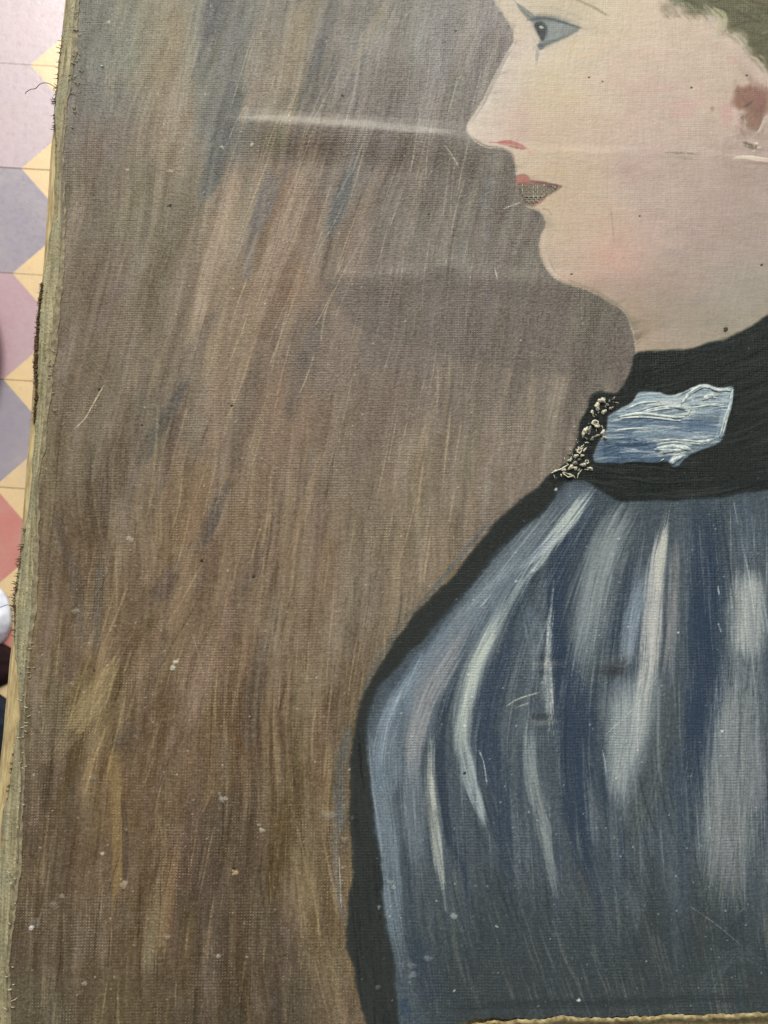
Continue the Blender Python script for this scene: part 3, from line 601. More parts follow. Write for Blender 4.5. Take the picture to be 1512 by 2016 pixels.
# ---- ribbon
RIB = [(1256,776),(1281,773),(1300,775),(1317,781),(1338,777),(1356,768),(1372,760),(1388,757),(1413,764),(1444,763),(1441,801),(1431,831),(1417,869),(1386,883),(1354,898),(1337,916),(1323,919),(1315,910),(1290,910),(1245,910),(1171,911),(1180,869),(1192,846),(1196,820),(1221,807),(1245,792)]
wd, m = poly(RIB, (96,112,122), .97, 2.6, 2.0, lab=10, sub=3, tooth=.03, h=.3)
RM = np.zeros((NY, NX), np.float32); RM[wd] = m
def W(p, w_, c, a=.85, **k):
    k.setdefault('bristle', .6); k.setdefault('h', .24); k.setdefault('var', 10); k.setdefault('fade', .12); k.setdefault('freq', .55); stroke(p, w_, c, a, mask=RM, **k)
W([(1180,902),(1240,886),(1330,896)], [50,56,34], (66,86,112), .95); W([(1185,876),(1240,872),(1300,884)], [14,20,10], (58,76,98), .8)
W([(1190,848),(1250,842),(1330,838),(1425,846)], [40,44,40,30], (80,102,126), .85)
W([(1210,812),(1270,788),(1340,784)], [34,40,26], (138,156,160), .85); W([(1320,792),(1370,770),(1436,780)], [26,32,40], (150,166,168), .85)
W([(1340,806),(1390,800),(1436,800)], [30,36,30], (138,156,160), .8)
W([(1200,830),(1250,818),(1330,822)], [8,10,8], (196,204,196), .8, h=.4); W([(1240,862),(1300,852),(1400,866)], [14,16,12], (132,150,160), .7)
W([(1430,770),(1426,810),(1412,862)], [16,18,12], (140,158,164), .7)
W([(1264,808),(1310,798),(1358,808),(1352,820),(1320,822)], [10,18,20,14,8], (178,182,172), .9, h=.9)
W([(1292,880),(1330,876),(1362,882)], [12,22,12], (206,208,194), .95, h=1.0); W([(1300,890),(1330,892),(1350,890)], [8,12,8], (176,182,172), .8, h=1.0)
W([(1318,914),(1332,900),(1350,894)], [12,16,8], (170,178,170), .9, h=1.1)
W([(1344,790),(1362,772),(1386,760),(1414,767),(1444,766)], [4,6,7,6,5], (192,196,184), .8, h=1.0)
W([(1385,784),(1400,778),(1414,780)], [10,12,8], (172,172,150), .8, h=1.0); W([(1396,782),(1408,784)], [4,5], (96,90,74), .7, h=-.2)
W([(1440,766),(1438,800),(1432,826)], [4,5,3], (178,186,180), .7, h=.3)
for k in range(230):
    x, y = random.uniform(1180, 1440), random.uniform(760, 910); ln = random.uniform(30, 90); sl = random.gauss(-.06, .06)
    W([(x - ln / 2, y - sl * ln / 2), (x, y - 2), (x + ln / 2, y + sl * ln / 2)], random.uniform(1.6, 4), random.choice([(166,178,178), (74,92,112), (120,138,150), (180,186,178), (96,114,130)]), .6, n=3, h=.34, fade=.3)
# rims of thick paint round the ribbon
S([(1444,764),(1441,801),(1431,831),(1418,868)], [3,4,4,3], (30,34,32), .8)
S([(1338,779),(1352,772),(1366,766)], [2,3,2], (40,42,40), .7)
# ---- age: flecks, drops, scratches, stray dust
def fleck(x, y, r_, c, a=.9, h=.25):
    """a chip or drop of irregular outline"""
    wd = window(x - 3 * r_, x + 3 * r_, y - 3 * r_, y + 3 * r_); _seed[0] += 1; q = _seed[0]
    dx, dy = XX[wd] - x, YY[wd] - y; an = np.arctan2(dy, dx); e = 1 + .5 * (vn(np.cos(an) * 1.3 + q, np.sin(an) * 1.3 + 3 * q, q) - .5) * 2
    el = 1 + .5 * ((q * 7) % 5) / 5; d = np.sqrt(dx * dx / el + dy * dy * el) / (r_ * np.maximum(e, .35))
    m = (1 - sst(.72, 1.12, d)) * (.7 + .5 * vn(dx / 2.2 + q, dy / 2.2, q + 1)); m = np.clip(m, 0, 1) * a
    COL[wd] = COL[wd] * (1 - m[..., None]) + np.asarray(c, np.float32) * m[..., None]; HGT[wd] += h * (1 - sst(.5, 1.3, d))
PALE = (164,160,142)
for (x, y, r_, c, a) in ((346,1303,6,(188,190,168),.9),(342,1314,7,(184,188,166),.9),(256,1062,7,(150,142,122),.8),(150,1204,8,(132,128,108),.7),(244,1742,9,(150,134,106),.9),(62,1828,7,(196,204,204),.9),(68,1816,12,(128,126,116),.4),
    (440,1573,7,(146,148,140),.75),(432,1562,4,(140,140,130),.6),(517,1635,7,(158,154,138),.8),(510,1625,4,(150,144,128),.7),(462,1718,6,(176,150,104),.9),(186,1532,6,(92,94,80),.8),(202,1681,4,(190,184,160),.8),(328,1847,6,(132,124,110),.6),(106,1783,9,(124,120,108),.4),
    (430,1883,5,(150,144,130),.8),(486,1885,4,(150,142,124),.7),(166,1937,5,(140,134,118),.7),(122,1764,5,(140,132,114),.7),(645,1607,12,(128,124,112),.45),(678,1655,8,(124,122,112),.5),(695,1610,5,(120,116,106),.6),(893,1803,7,(140,146,144),.7),(813,1920,9,(110,118,124),.6),(810,1902,8,(108,116,122),.5),(842,1888,8,(112,120,124),.55),
    (744,1945,6,(118,120,112),.6),(746,1787,4,(150,152,144),.7),(1140,1970,4,(220,222,210),.9),(978,1824,3,(160,166,160),.8),(895,1950,3,(190,192,176),.8),(334,338,6,(150,140,118),.9),(437,292,5,(176,170,148),.9),(214,44,4,(214,208,188),.8),(201,130,3,(236,236,226),1),(496,289,4,(210,202,180),.8),(252,336,4,(176,164,140),.9),
    (1420,1440,3,(210,212,196),.9),(1336,1246,2.4,(210,212,200),.9),(1094,964,3,(214,214,198),.9),(1016,1146,4,(170,180,180),.8),(1050,1125,4,(150,160,160),.8),(770,1738,6,(126,130,120),.6),(775,1746,5,(150,146,126),.6)):
    fleck(x, y, r_ * .9, c, a * .8)
for (x, y, r_) in ((334,407,4.5),(674,188,3.6),(845,420,2.5),(202,134,3),(461,1711,3.4),(876,81,2.2),(898,59,2),(1362,172,2),(1187,160,2),(1260,425,2),(1125,540,2),(458,800,3),(500,1136,3),(398,1105,3),(196,767,3),(186,1320,2.6),(280,838,2),(1500,522,2.4),(1428,650,4),(915,1522,3),(1470,148,2.5),(1160,152,2)):
    fleck(x, y, r_, (40,36,30), .85, -.1)
def scratch(p, w_, c, a=.8, dry=.5): stroke(p, w_, c, a, bristle=.2, dry=dry, var=4, fade=.05, n=4, h=.04)
for p, w_, c in (([(202,762),(185,792),(168,822),(151,840)], 3.2, (206,194,158)), ([(718,455),(702,490),(672,545),(638,620)], 2.2, (158,138,112)), ([(655,575),(640,606),(622,640)], 2, (166,146,120)), ([(900,150),(895,175),(888,205)], 3.2, (156,150,138)), ([(780,10),(760,50),(735,90)], 3, (160,150,128)),
    ([(665,105),(645,150),(620,210)], 2.4, (146,136,118)), ([(840,270),(832,300),(820,350)], 2.4, (150,134,108)), ([(878,290),(890,305),(902,325)], 2.6, (196,188,166)), ([(995,408),(1022,398)], 2.6, (206,198,176)), ([(975,530),(978,545)], 2.6, (190,180,160)), ([(1470,1780),(1430,1790),(1370,1790),(1300,1300)][:1] + [(1452,1800)], .3, (110,114,112)),
    ([(1360,1785),(1410,1820),(1460,1862)], 1.4, (128,134,130)), ([(1296,1326),(1250,1390),(1196,1442)], 2, (158,162,156)), ([(944,1480),(952,1500),(958,1540)], 2.4, (190,196,194)), ([(1186,1480),(1190,1500),(1192,1520)], 2, (176,182,180)), ([(668,1690),(670,1740),(672,1790)], 2.6, (170,176,170)),
    ([(1000,1388),(1020,1376),(1058,1364)], 3, (186,176,132)), ([(1018,1392),(1040,1384)], 2.4, (176,166,126)), ([(950,1190),(962,1176)], 3, (176,180,176)), ([(1414,1155),(1416,1170)], 2.6, (206,212,208)), ([(1414,1226),(1420,1244)], 3, (180,188,184)), ([(790,40),(810,16)], 2, (150,142,122)),
    ([(450,355),(430,430),(392,560)], 2, (150,134,108)), ([(1520,1700),(1400,1700)][:2], .1, (100,100,100)), ([(456,770),(462,795)], 2, (150,132,104)), ([(380,1250),(392,1290),(400,1330)], 2, (142,120,86)), ([(560,390),(548,440),(540,480)], 2.4, (96,92,88)), ([(920,480),(912,520)], 1.6, (150,140,122))):
    scratch(p, w_, c)
for k in range(900):                                     # scattered tiny flecks of light ground
    x, y = random.uniform(60, 1500), random.uniform(0, 1990)
    if random.random() < .55 and y < 900: continue
    q = int((y - Y0) / PITCHPX), int((x - X0) / PITCHPX); lb = LAB[q]
    if lb in (1, 2, 3, 4, 5, 6): continue
    fleck(x, y, random.uniform(1.0, 2.0), COL[q] + random.uniform(24, 70), .75, .12)
# ---- folds of the canvas (relief lit by the window; the first crest's sheen is painted above)
def fold(pts, up, down, hh):
    """a ridge: gentle rise over `up` px above its crest, falling over `down` px below"""
    P = spline(pts, 10); yc = np.interp(XX[0], P[:, 0], P[:, 1]); hv = np.interp(XX[0], P[:, 0], np.interp(np.linspace(0, 1, len(P)), np.linspace(0, 1, len(hh)), hh), left=0, right=0)
    d = YY - yc[None, :]
    rise = np.clip((d + up) / up, 0, 1); rise = .75 * rise + .25 * sst(0, 1, rise)
    return hv[None, :] * np.where(d < 0, rise, 1 - sst(0, down, d))
FOLD = fold([(440,246),(490,244),(600,252),(720,258),(860,266),(940,276),(1020,290)], 32, 80, [0, 1.2, 2.5, 2.6, 2.5, 2.3, 1.8, 1.1, .4, 0])
FOLD += fold([(900,284),(1100,298),(1300,304),(1420,308),(1520,314),(1700,320)], 16, 60, [0, .2, .26, .26, .3, .6, .7, .5])
FOLD += fold([(560,566),(700,548),(820,540),(950,541),(1100,552),(1200,560)], 22, 60, [0, .3, .42, .42, .3, 0])
for (x, y, rx, ry, dz) in ((1078,1300,26,9,-.7),(1078,1316,24,10,.5),(1212,1312,30,14,.8),(1068,1416,24,8,-.7),(1068,1428,22,8,.4),(250,1450,26,26,.5),(430,300,40,60,.5),(1480,290,22,14,.5),(900,520,60,16,.3)):
    FOLD += dz * np.exp(-(((XX - x) / rx) ** 2 + ((YY - y) / ry) ** 2))
BIG = 2.0 * (vn(XX / 420, YY / 380, 2) - .5) + .5 * (vn(XX / 170, YY / 190, 3) - .5)
TOO = np.clip(TOO, 0, 1)
gr = (vn(XX / 2.3, YY / 2.3, 1) + vn(XX / 3.6 + 7, YY / 4.2, 3) + .6 * vn(XX / 1.7, YY / 1.7 + 3, 5) - 1.3)
amp = np.where((LAB == 0), 11.0, np.where((LAB >= 7), 8.0, 5.0)).astype(np.float32)
COL += (gr * amp)[..., None]; HGT += gr * np.where(LAB == 0, .045, .03).astype(np.float32)
COL[..., 2] = np.where(LAB == 0, np.minimum(COL[..., 2], COL[..., 1] - 4), COL[..., 2]); COL[..., 0] = np.where(LAB == 0, np.maximum(COL[..., 0], COL[..., 1] + 1.5), COL[..., 0])
lum = COL @ np.array((.3, .59, .11), np.float32)
g_bg = np.interp(lum, (0, 55, 76, 84, 92, 110, 130, 180, 240), (2, 3, 8, 12, 17, 21, 26, 22, 2))
g_bl = np.interp(lum, (0, 48, 66, 74, 82, 98, 120, 157, 190, 240), (4, 4, -3, -4, 2, 13, 22, 26, 18, 2))
g_fl = np.interp(lum, (0, 60, 100, 157, 185, 210, 240), (0, 0, 0, 1, 1, 0, -2))
blm = (LAB >= 7)[..., None]; COL[:] = np.where(blm, lum[..., None] + (COL - lum[..., None]) * np.where(LAB == 10, .86, .70)[..., None] + np.array((-1, 0, 0)) * np.clip(lum / 90, 0, 1)[..., None], COL)
COL += np.where(LAB[..., None] == 0, g_bg[..., None], np.where(LAB[..., None] >= 7, g_bl[..., None], g_fl[..., None] + np.array((1.5, -1.5, 8)) * (sst(120, 180, lum) * (LAB == 1))[..., None])).astype(np.float32)

# ------------------------------------------------------------------ illumination of a matte sheet on the plane (from a test render), to turn seen colour into paint colour
def gain(x, y):
    u = (x - 756) / 756; v = np.maximum((y - 1008) / 1008, -1.08); u = np.clip(u, -1, 1.1)
    T = [(0, 0), (0, 1), (0, 2), (0, 3), (1, 0), (1, 1), (1, 2), (1, 3), (2, 0), (2, 1), (2, 2)]
    CA = [1.1108, -0.1426, 0.0238, 0.0139, -0.0003, -0.0058, 0.0103, 0.0079, 0.0052, -0.0149, -0.0205]
    CB = [-3.9596, -2.0044, 0.5495, 0.5465, -0.1766, 0.4585, -0.0917, -0.4181, -0.4287, 0.6317, 0.1108]
    return sum(c * u ** i * v ** j for c, (i, j) in zip(CA, T)), np.exp(sum(c * u ** i * v ** j for c, (i, j) in zip(CB, T)))
ga, gb = gain(XX, YY)
ALB = np.clip((s2l(np.clip(COL, 0, 255)) - gb[..., None]) / ga[..., None], 0.004, 0.85)

# ------------------------------------------------------------------ paint material
def paint_material(name, rough, spec, bumpk, dots=(0.42, 0.35, 0.23), toothk=1.0, linen=1.0):
    n = NT(name); att = n.n('ShaderNodeVertexColor'); att.layer_name = 'paint'
    co = n.obj(); wob = n.vmath('SCALE', n.vmath('SUBTRACT', n.noise(co, 75, 3, col=True), (.5, .5, .5)), scale=.0017)
    p = n.vmath('ADD', co, wob); sep = n.n('ShaderNodeSeparateXYZ'); n.link(p, sep.inputs[0])
    X, Y = sep.outputs[0], sep.outputs[1]
    a = n.math('SINE', n.math('MULTIPLY', X, 2 * math.pi / .00131)); b = n.math('SINE', n.math('MULTIPLY', Y, 2 * math.pi / .00128))
    def stretched(sx, sy, k):
        c = n.n('ShaderNodeCombineXYZ'); n.link(n.math('MULTIPLY', X, sx), c.inputs[0]); n.link(n.math('MULTIPLY', Y, sy), c.inputs[1]); c.inputs[2].default_value = k
        return n.noise(c.outputs[0], 1.0, 1.5)
    nv = stretched(760, 55, 0.3); nh = stretched(130, 770, 7.7); patch = n.noise(co, 34, 4, .65); fine = n.noise(co, 820, 4, .7)
    a1 = n.math('MULTIPLY_ADD', a, .5, .5); b1 = n.math('MULTIPLY_ADD', b, .5, .5)
    tooth = n.math('MULTIPLY', a1, b1); thr = n.math('ADD', n.math('MULTIPLY', nv, 1.15), n.math('MULTIPLY_ADD', nh, .55, .15))
    pk = n.mapr(patch, .38, .68, .05, 1.0)
    ht = n.math('MULTIPLY', n.math('MULTIPLY', tooth, thr), n.math('MULTIPLY', pk, .55))
    ht = n.math('ADD', ht, n.math('MULTIPLY', thr, .7))
    lvl = n.math('ADD', n.math('MULTIPLY', tooth, thr), n.math('MULTIPLY', n.math('SUBTRACT', patch, .5), .9))
    lvl = n.math('ADD', lvl, n.math('MULTIPLY', n.math('SUBTRACT', fine, .5), .6)); lvl = n.math('ADD', lvl, n.math('MULTIPLY', n.math('SUBTRACT', n.noise(p, 560, 0), .5), 1.1))
    f = n.math('MULTIPLY', n.mapr(lvl, .70, 1.15), n.math('MULTIPLY', att.outputs['Alpha'], toothk), clamp=True)
    shade = n.math('MULTIPLY_ADD', n.math('SUBTRACT', thr, 1.0), .38 * linen, 1.0)
    shade = n.math('ADD', shade, n.math('MULTIPLY', n.math('SUBTRACT', fine, .5), .8 * linen))
    col = n.mix(1.0, att.outputs['Color'], n.n('ShaderNodeCombineColor').outputs[0], 'MULTIPLY')
    cc = n.t.nodes[-1]
    for nd in n.t.nodes:
        if nd.bl_idname == 'ShaderNodeCombineColor':
            for q in range(3): n.link(shade, nd.inputs[q])
    col = n.mix(n.math('MULTIPLY', f, .85), col, n.mix(.5, col, dots + (1,), 'ADD'))
    n.link(col, n.b.inputs['Base Color'])
    n.b.inputs['Roughness'].default_value = rough; n.b.inputs['Specular IOR Level'].default_value = spec
    hh = n.math('ADD', ht, n.math('MULTIPLY', fine, 1.3)); n.bump(hh, bumpk)
    return n.m
M_BG = paint_material('aged_brown_oil_paint', .42, .24, .00027, linen=.62)
M_FL = paint_material('flesh_oil_paint', .46, .22, .00009, (0.5, 0.45, 0.34), .4, .22)
M_BL = paint_material('blue_oil_paint', .46, .22, .00024, (0.30, 0.33, 0.31), .8, .36)
M_DK = paint_material('black_oil_paint', .46, .22, .00018, (0.2, 0.2, 0.18), .5, .25)

# ------------------------------------------------------------------ the canvas: one sheet of paint, cut into its painted areas
painting = empty('oil_painting')
fwd = Vector((0, math.sin(PITCH), -math.cos(PITCH)))
painting.location = Vector((0, 0, CAM_H)) + fwd * D0
painting.rotation_euler = (PITCH - TILT, 0, 0)
tag(painting, 'old unframed oil portrait of a person in profile with black collar and blue blouse', 'painting')
EDGE = np.array([(-220,166),(0,152),(60,150),(110,146),(170,138),(200,131),(250,128),(290,123),(400,125),(500,125),(560,120),(620,113),(680,109),(720,103),(780,97),(850,90),(900,82),(950,73),(1000,73),(1050,74),(1130,72),(1180,71),(1230,65),(1300,56),(1350,50),(1400,45),(1450,42),(1500,46),(1550,46),(1600,43),(1700,39),(1800,26),(1900,15),(2000,20),(2060,16)], float)
def edge_at(y): return np.interp(y, EDGE[:, 0], EDGE[:, 1])
BOT = np.array([(-40,2046),(700,2034),(900,2015),(930,2008),(960,2004),(1000,2006),(1060,2007),(1110,2002),(1160,2005),(1240,2003),(1300,2000),(1400,1997),(1512,1993),(1760,1984)], float)
def bot_at(x): return np.interp(x, BOT[:, 0], BOT[:, 1]) + 5 * (vn(x / 9, x * 0 + 3, 1) - .5)
Zmm = HGT + FOLD + BIG
cols = np.unique(np.concatenate([np.arange(0, int((1545 - X0) / PITCHPX)), np.arange(int((1545 - X0) / PITCHPX), NX, 6), [NX - 1]]))
rows = np.unique(np.concatenate([np.arange(0, int((-30 - Y0) / PITCHPX), 6), np.arange(int((-30 - Y0) / PITCHPX), NY)]))
sx, sy = gx[cols], gy[rows]; GX, GY = np.meshgrid(sx, sy); ix = np.ix_(rows, cols)
lx, ly = to_local(GX, GY)
VX = np.stack([lx, ly, Zmm[ix] * 1e-3], -1).reshape(-1, 3).astype(np.float32)
VC = np.concatenate([ALB[ix], TOO[ix][..., None]], -1).reshape(-1, 4).astype(np.float32)
nr, nc = len(rows), len(cols)
idx = np.arange(nr * nc).reshape(nr, nc)
quads = np.stack([idx[1:, :-1], idx[1:, 1:], idx[:-1, 1:], idx[:-1, :-1]], -1)
ql = LAB[ix][:-1, :-1]
keep = (GX[:-1, :-1] > edge_at(GY[:-1, :-1]) - 4) & (GY[1:, 1:] < bot_at(GX[1:, 1:]))
NAMES = {0: ('painted_background', M_BG, 'brown brushed background'), 1: ('painted_face', M_FL, 'pale face in profile'), 2: ('painted_hair', M_FL, 'grey green hair'), 3: ('painted_eye', M_FL, 'grey blue eye'), 4: ('painted_lip', M_FL, 'red upper lip'),
         5: ('bare_canvas', M_BG, 'dark patch of lost paint at the mouth'), 6: ('painted_ear', M_FL, 'reddish ear'), 7: ('painted_outline', M_DK, 'black outline of the shoulder'), 8: ('painted_blouse', M_BL, 'blue gathered blouse'), 9: ('painted_collar', M_DK, 'black high collar'), 10: ('painted_ribbon', M_BL, 'light blue ribbon in thick paint')}
def grid_part(name, mat, q):
    u, inv = np.unique(q.reshape(-1), return_inverse=True); nq = len(q)
    me = bpy.data.meshes.new(name); me.vertices.add(len(u)); me.vertices.foreach_set('co', VX[u].reshape(-1))
    me.loops.add(nq * 4); me.loops.foreach_set('vertex_index', inv.astype(np.int32).reshape(-1))
    me.polygons.add(nq); me.polygons.foreach_set('loop_start', np.arange(0, nq * 4, 4, dtype=np.int32))
    me.polygons.foreach_set('use_smooth', np.ones(nq, bool))
    at = me.color_attributes.new('paint', 'FLOAT_COLOR', 'POINT'); at.data.foreach_set('color', VC[u].reshape(-1))
    me.materials.append(mat); me.update(calc_edges=True)
    o = bpy.data.objects.new(name, me); C.objects.link(o); o.parent = painting
    return o
for k, (nm, mat, lab) in NAMES.items():
    q = quads[keep & (ql == k)]
    if len(q): o = grid_part(nm, mat, q); o['label'] = lab
def zat(x, y):
    return float(Zmm[int(np.clip((y - Y0) / PITCHPX, 0, NY - 1)), int(np.clip((x - X0) / PITCHPX, 0, NX - 1))]) * 1e-3
CY, CZ = -D0 * math.sin(TILT), D0 * math.cos(TILT)      # the lens, in the painting's own axes
def pt(x, y, z=0.0):
    a, b = to_local(x, y); k = 1 - z / CZ
    return (float(a) * k, CY + (float(b) - CY) * k, z)

# ------------------------------------------------------------------ other materials
def simple(name, c, c2, scale, rough, bumpd=0.0, detail=4, spec=.3, stretch=None):
    n = NT(name); co = n.obj()
    if stretch: co = n.vmath('MULTIPLY', co, stretch)
    f = n.noise(co, scale, detail, .6); n.link(n.mix(n.mapr(f, .3, .7), lin(c), lin(c2)), n.b.inputs['Base Color'])
    n.b.inputs['Roughness'].default_value = rough; n.b.inputs['Specular IOR Level'].default_value = spec
    if bumpd: n.bump(f, bumpd)
    return n.m
M_WOOD = simple('pale_stretcher_wood', (150,128,88), (196,176,128), 44, .65, .0007, 6, .3, (14, 2.0, 14))
def primed():
    """old primed canvas: streaky size, thread marks, grime"""
    n = NT('grey_primed_canvas'); co = n.obj(); st = n.noise(n.vmath('MULTIPLY', co, (520, 42, 300)), 1.0, 4, .65); big = n.noise(co, 45, 4, .6); sp = n.noise(co, 620, 4, .7)
    c = n.mix(n.mapr(st, .3, .7), lin((122,112,82)), lin((178,168,132))); c = n.mix(n.mapr(big, .42, .66, 0, .6), c, lin((140,140,116))); c = n.mix(n.mapr(sp, .56, .7, 0, .75), c, lin((74,62,44)))
    n.link(c, n.b.inputs['Base Color']); n.b.inputs['Roughness'].default_value = .75; n.b.inputs['Specular IOR Level'].default_value = .25
    n.bump(n.math('ADD', st, n.math('MULTIPLY', sp, 1.2)), .0006); return n.m
M_PRIME = primed()
M_CRUST = simple('crusted_cream_size', (104,94,72), (150,138,108), 260, .7, .0006, 4)
M_FRAY = simple('brown_linen_thread', (66,48,32), (122,100,70), 900, .9)
M_LIGHTFRAY = simple('pale_linen_thread', (150,142,116), (190,182,152), 900, .9)
M_DAB = simple('thick_cream_paint', (168,160,132), (206,202,178), 900, .4, .0003, 3, .5)
M_DABD = simple('thick_grey_paint', (84,82,72), (128,126,112), 900, .4, .0003, 3, .5)

# ------------------------------------------------------------------ edge of the canvas, stretcher
MARG = np.array([(-220,140),(0,131),(60,124),(100,118),(165,112),(200,106),(250,107),(290,110),(400,107),(500,94),(560,82),(620,75),(680,71),(720,69),(780,71),(830,66),(850,66),(900,62),(950,60),(1000,54),(1050,46),(1100,38),(1130,33),(1180,27),(1230,27),(1260,27),(1300,31),(1350,36),(1400,38),(1450,31),(1500,25),(1550,18),(1600,5),(1700,-3),(1800,-8),(1900,-12),(2060,-16)], float)
WOODE = np.array([(-220,143),(0,129),(100,119),(200,110),(250,107),(290,101),(400,94),(500,88),(600,80),(700,71),(780,64),(850,60),(900,54),(1000,47),(1100,40),(1200,30),(1260,25),(1300,20),(1350,16),(1400,11),(1450,7),(1500,1),(1600,-9),(1800,-28),(2060,-52)], float)
NW = 760; ys = np.linspace(-200, 2050, NW)
rp = np.random.default_rng(3)
def ribbon(name, mat, xin, xout, zin, zout, nseg, rough, crown=0.0, thick=.0007):
    """strip along the left edge, its own thickness, uneven surface"""
    vs, fs = [], []
    for i_, y in enumerate(ys):
        for k in range(nseg + 1):
            t = k / nseg; x = xin[i_] * (1 - t) + xout[i_] * t
            z = zin * (1 - t) + zout * t + crown * math.sin(math.pi * t)
            z += rough * (rp.random() - .5) + rough * 1.2 * (float(vn(np.float64(y / 17), np.float64(t * 4), 3)) - .5)
            vs.append(pt(x, y, z + zat(edge_at(y) + 6, y)))
        for k in range(nseg + 1):
            v = vs[-(nseg + 1)]; vs.append((v[0], v[1], v[2] - thick))
    m_ = 2 * (nseg + 1)
    for i_ in range(NW - 1):
        a, b = i_ * m_, (i_ + 1) * m_
        for k in range(nseg):
            fs.append((a + k, b + k, b + k + 1, a + k + 1)); q = nseg + 1
            fs.append((a + q + k, a + q + k + 1, b + q + k + 1, b + q + k))
        fs.append((a, a + nseg + 1, b + nseg + 1, b)); fs.append((a + nseg, b + nseg, b + m_ - 1, a + m_ - 1))
    return mesh_obj(name, vs, fs, mat, painting)
jit = lambda s, k: s * (vn(ys / 26, ys * 0, k) + .5 * vn(ys / 7, ys * 0 + 5, k) - .75)
ein = edge_at(ys); mar = np.interp(ys, MARG[:, 0], MARG[:, 1])
mid = ein * .8 + mar * .2
o = ribbon('canvas_fold', M_CRUST, ein + 3 + jit(5, 1), mid + jit(3, 4), .0004, -.0006, 7, .00020, .0002, .0012); o['label'] = 'crusted yellowish fold where the canvas turns over the edge'
o = ribbon('tacking_margin', M_PRIME, mid + 4, mar + jit(2.4, 2), -.0008, -.0055, 9, .00034, .0006, .0008); o['label'] = 'grey primed canvas margin with ragged outer edge'
# dark ragged lip where the margin has torn
def lip(ya, yb, wa, wb):
    yl = np.arange(ya, yb, 2.0); xm = np.interp(yl, MARG[:, 0], MARG[:, 1]); vs, fs = [], []; n_ = len(yl)
    for i_, y in enumerate(yl):
        e = math.sin(math.pi * i_ / (n_ - 1)) ** .35 * (.25 + 1.3 * float(vn(np.float64(y / 15), np.float64(ya), 2)) ** 1.3)
        for t, z in ((-wa * e, -.0066), (-wa * .5 * e, -.0054), (wb * .4 * e, -.0048), (wb * e, -.0055)):
            vs.append(pt(xm[i_] + t + random.uniform(-1.2, 1.2), y, z + random.uniform(-.0004, .0004)))
    for i_ in range(n_ - 1):
        for k in range(3): fs.append((i_ * 4 + k, (i_ + 1) * 4 + k, (i_ + 1) * 4 + k + 1, i_ * 4 + k + 1))
    o = mesh_obj('torn_lip', vs, fs, M_FRAY, painting); o['label'] = 'dark brown torn edge of the canvas margin'
lip(555, 835, 4.5, 9); lip(284, 326, 1.5, 4)
# frayed threads along the ragged stretches
vs, fs = [], []
for (ya, yb, nn, side) in ((60,150,14,0),(150,260,34,0),(560,830,210,1),(1040,1100,10,0),(1100,1260,44,0),(1480,1560,12,0)):
    for k in range(nn):
        y = random.uniform(ya, yb); x = float(np.interp(y, MARG[:, 0], MARG[:, 1]))
        L_ = random.uniform(2, 7) if side else random.uniform(3, 9); an = random.gauss(0, .7)
        p0 = pt(x + random.uniform(-1, 6), y, -.0048); p1 = pt(x - L_ * .5 + 2, y + L_ * math.sin(an) * .6, -.0040); p2 = pt(x - L_ * math.cos(an), y + L_ * math.sin(an), -.0052)
        v, f = tube([p0, p1, p2], [.00022, .0002, .0001], 4); b = len(vs); vs += v; fs += [tuple(b + q for q in ff_) for ff_ in f]
o = mesh_obj('frayed_edge', vs, fs, M_FRAY, painting); o['kind'] = 'stuff'
vs, fs = [], []
for (x, y, n_, c) in ((150,120,9,0),(148,60,6,0),(140,160,10,0),(102,715,16,0),(56,1290,10,0),(46,1420,14,0),(20,1960,12,0),(40,1560,9,0),(24,1740,8,0)):
    for k in range(n_):
        xx, yy = x + random.gauss(0, 5), y + random.gauss(0, 34); an = random.uniform(-.6, .6); L_ = random.uniform(4, 11)
        z = zat(xx + 8, yy) + random.uniform(.0001, .0008)
        v, f = tube([pt(xx - L_ / 2 * math.cos(an), yy - L_ / 2 * math.sin(an), z - .0005), pt(xx, yy + 1, z + .0003), pt(xx + L_ / 2 * math.cos(an), yy + L_ / 2 * math.sin(an), z - .0005)], .00022, 4)
        b = len(vs); vs += v; fs += [tuple(b + q for q in ff_) for ff_ in f]
o = mesh_obj('broken_thread', vs, fs, M_LIGHTFRAY, painting); o['kind'] = 'stuff'
def thread(pts, r_, mat, z0, z1, lab):
    P = spline(pts, 6); zs = np.linspace(z0, z1, len(P)) + .0012 * np.sin(np.linspace(0, 3.1, len(P)))
    v, f = tube([pt(p[0], p[1], z) for p, z in zip(P, zs)], r_, 5)
    o = mesh_obj('loose_thread', v, f, mat, painting); o['label'] = lab
M_HAIR = simple('brown_thread', (112,84,70), (150,124,108), 400, .9); M_BLK = simple('black_thread', (20,20,20), (40,38,36), 400, .8)
thread([(116,172),(108,171),(98,165),(88,163),(78,166),(70,174),(60,176),(52,181),(50,185)], .00022, M_HAIR, -.005, -.004, 'long curled brown thread hanging off the upper edge')
thread([(27,1197),(20,1192),(12,1191),(5,1194),(-4,1197),(-16,1204)], .00016, M_BLK, -.0055, -.006, 'thin black thread sticking out of the lower edge')
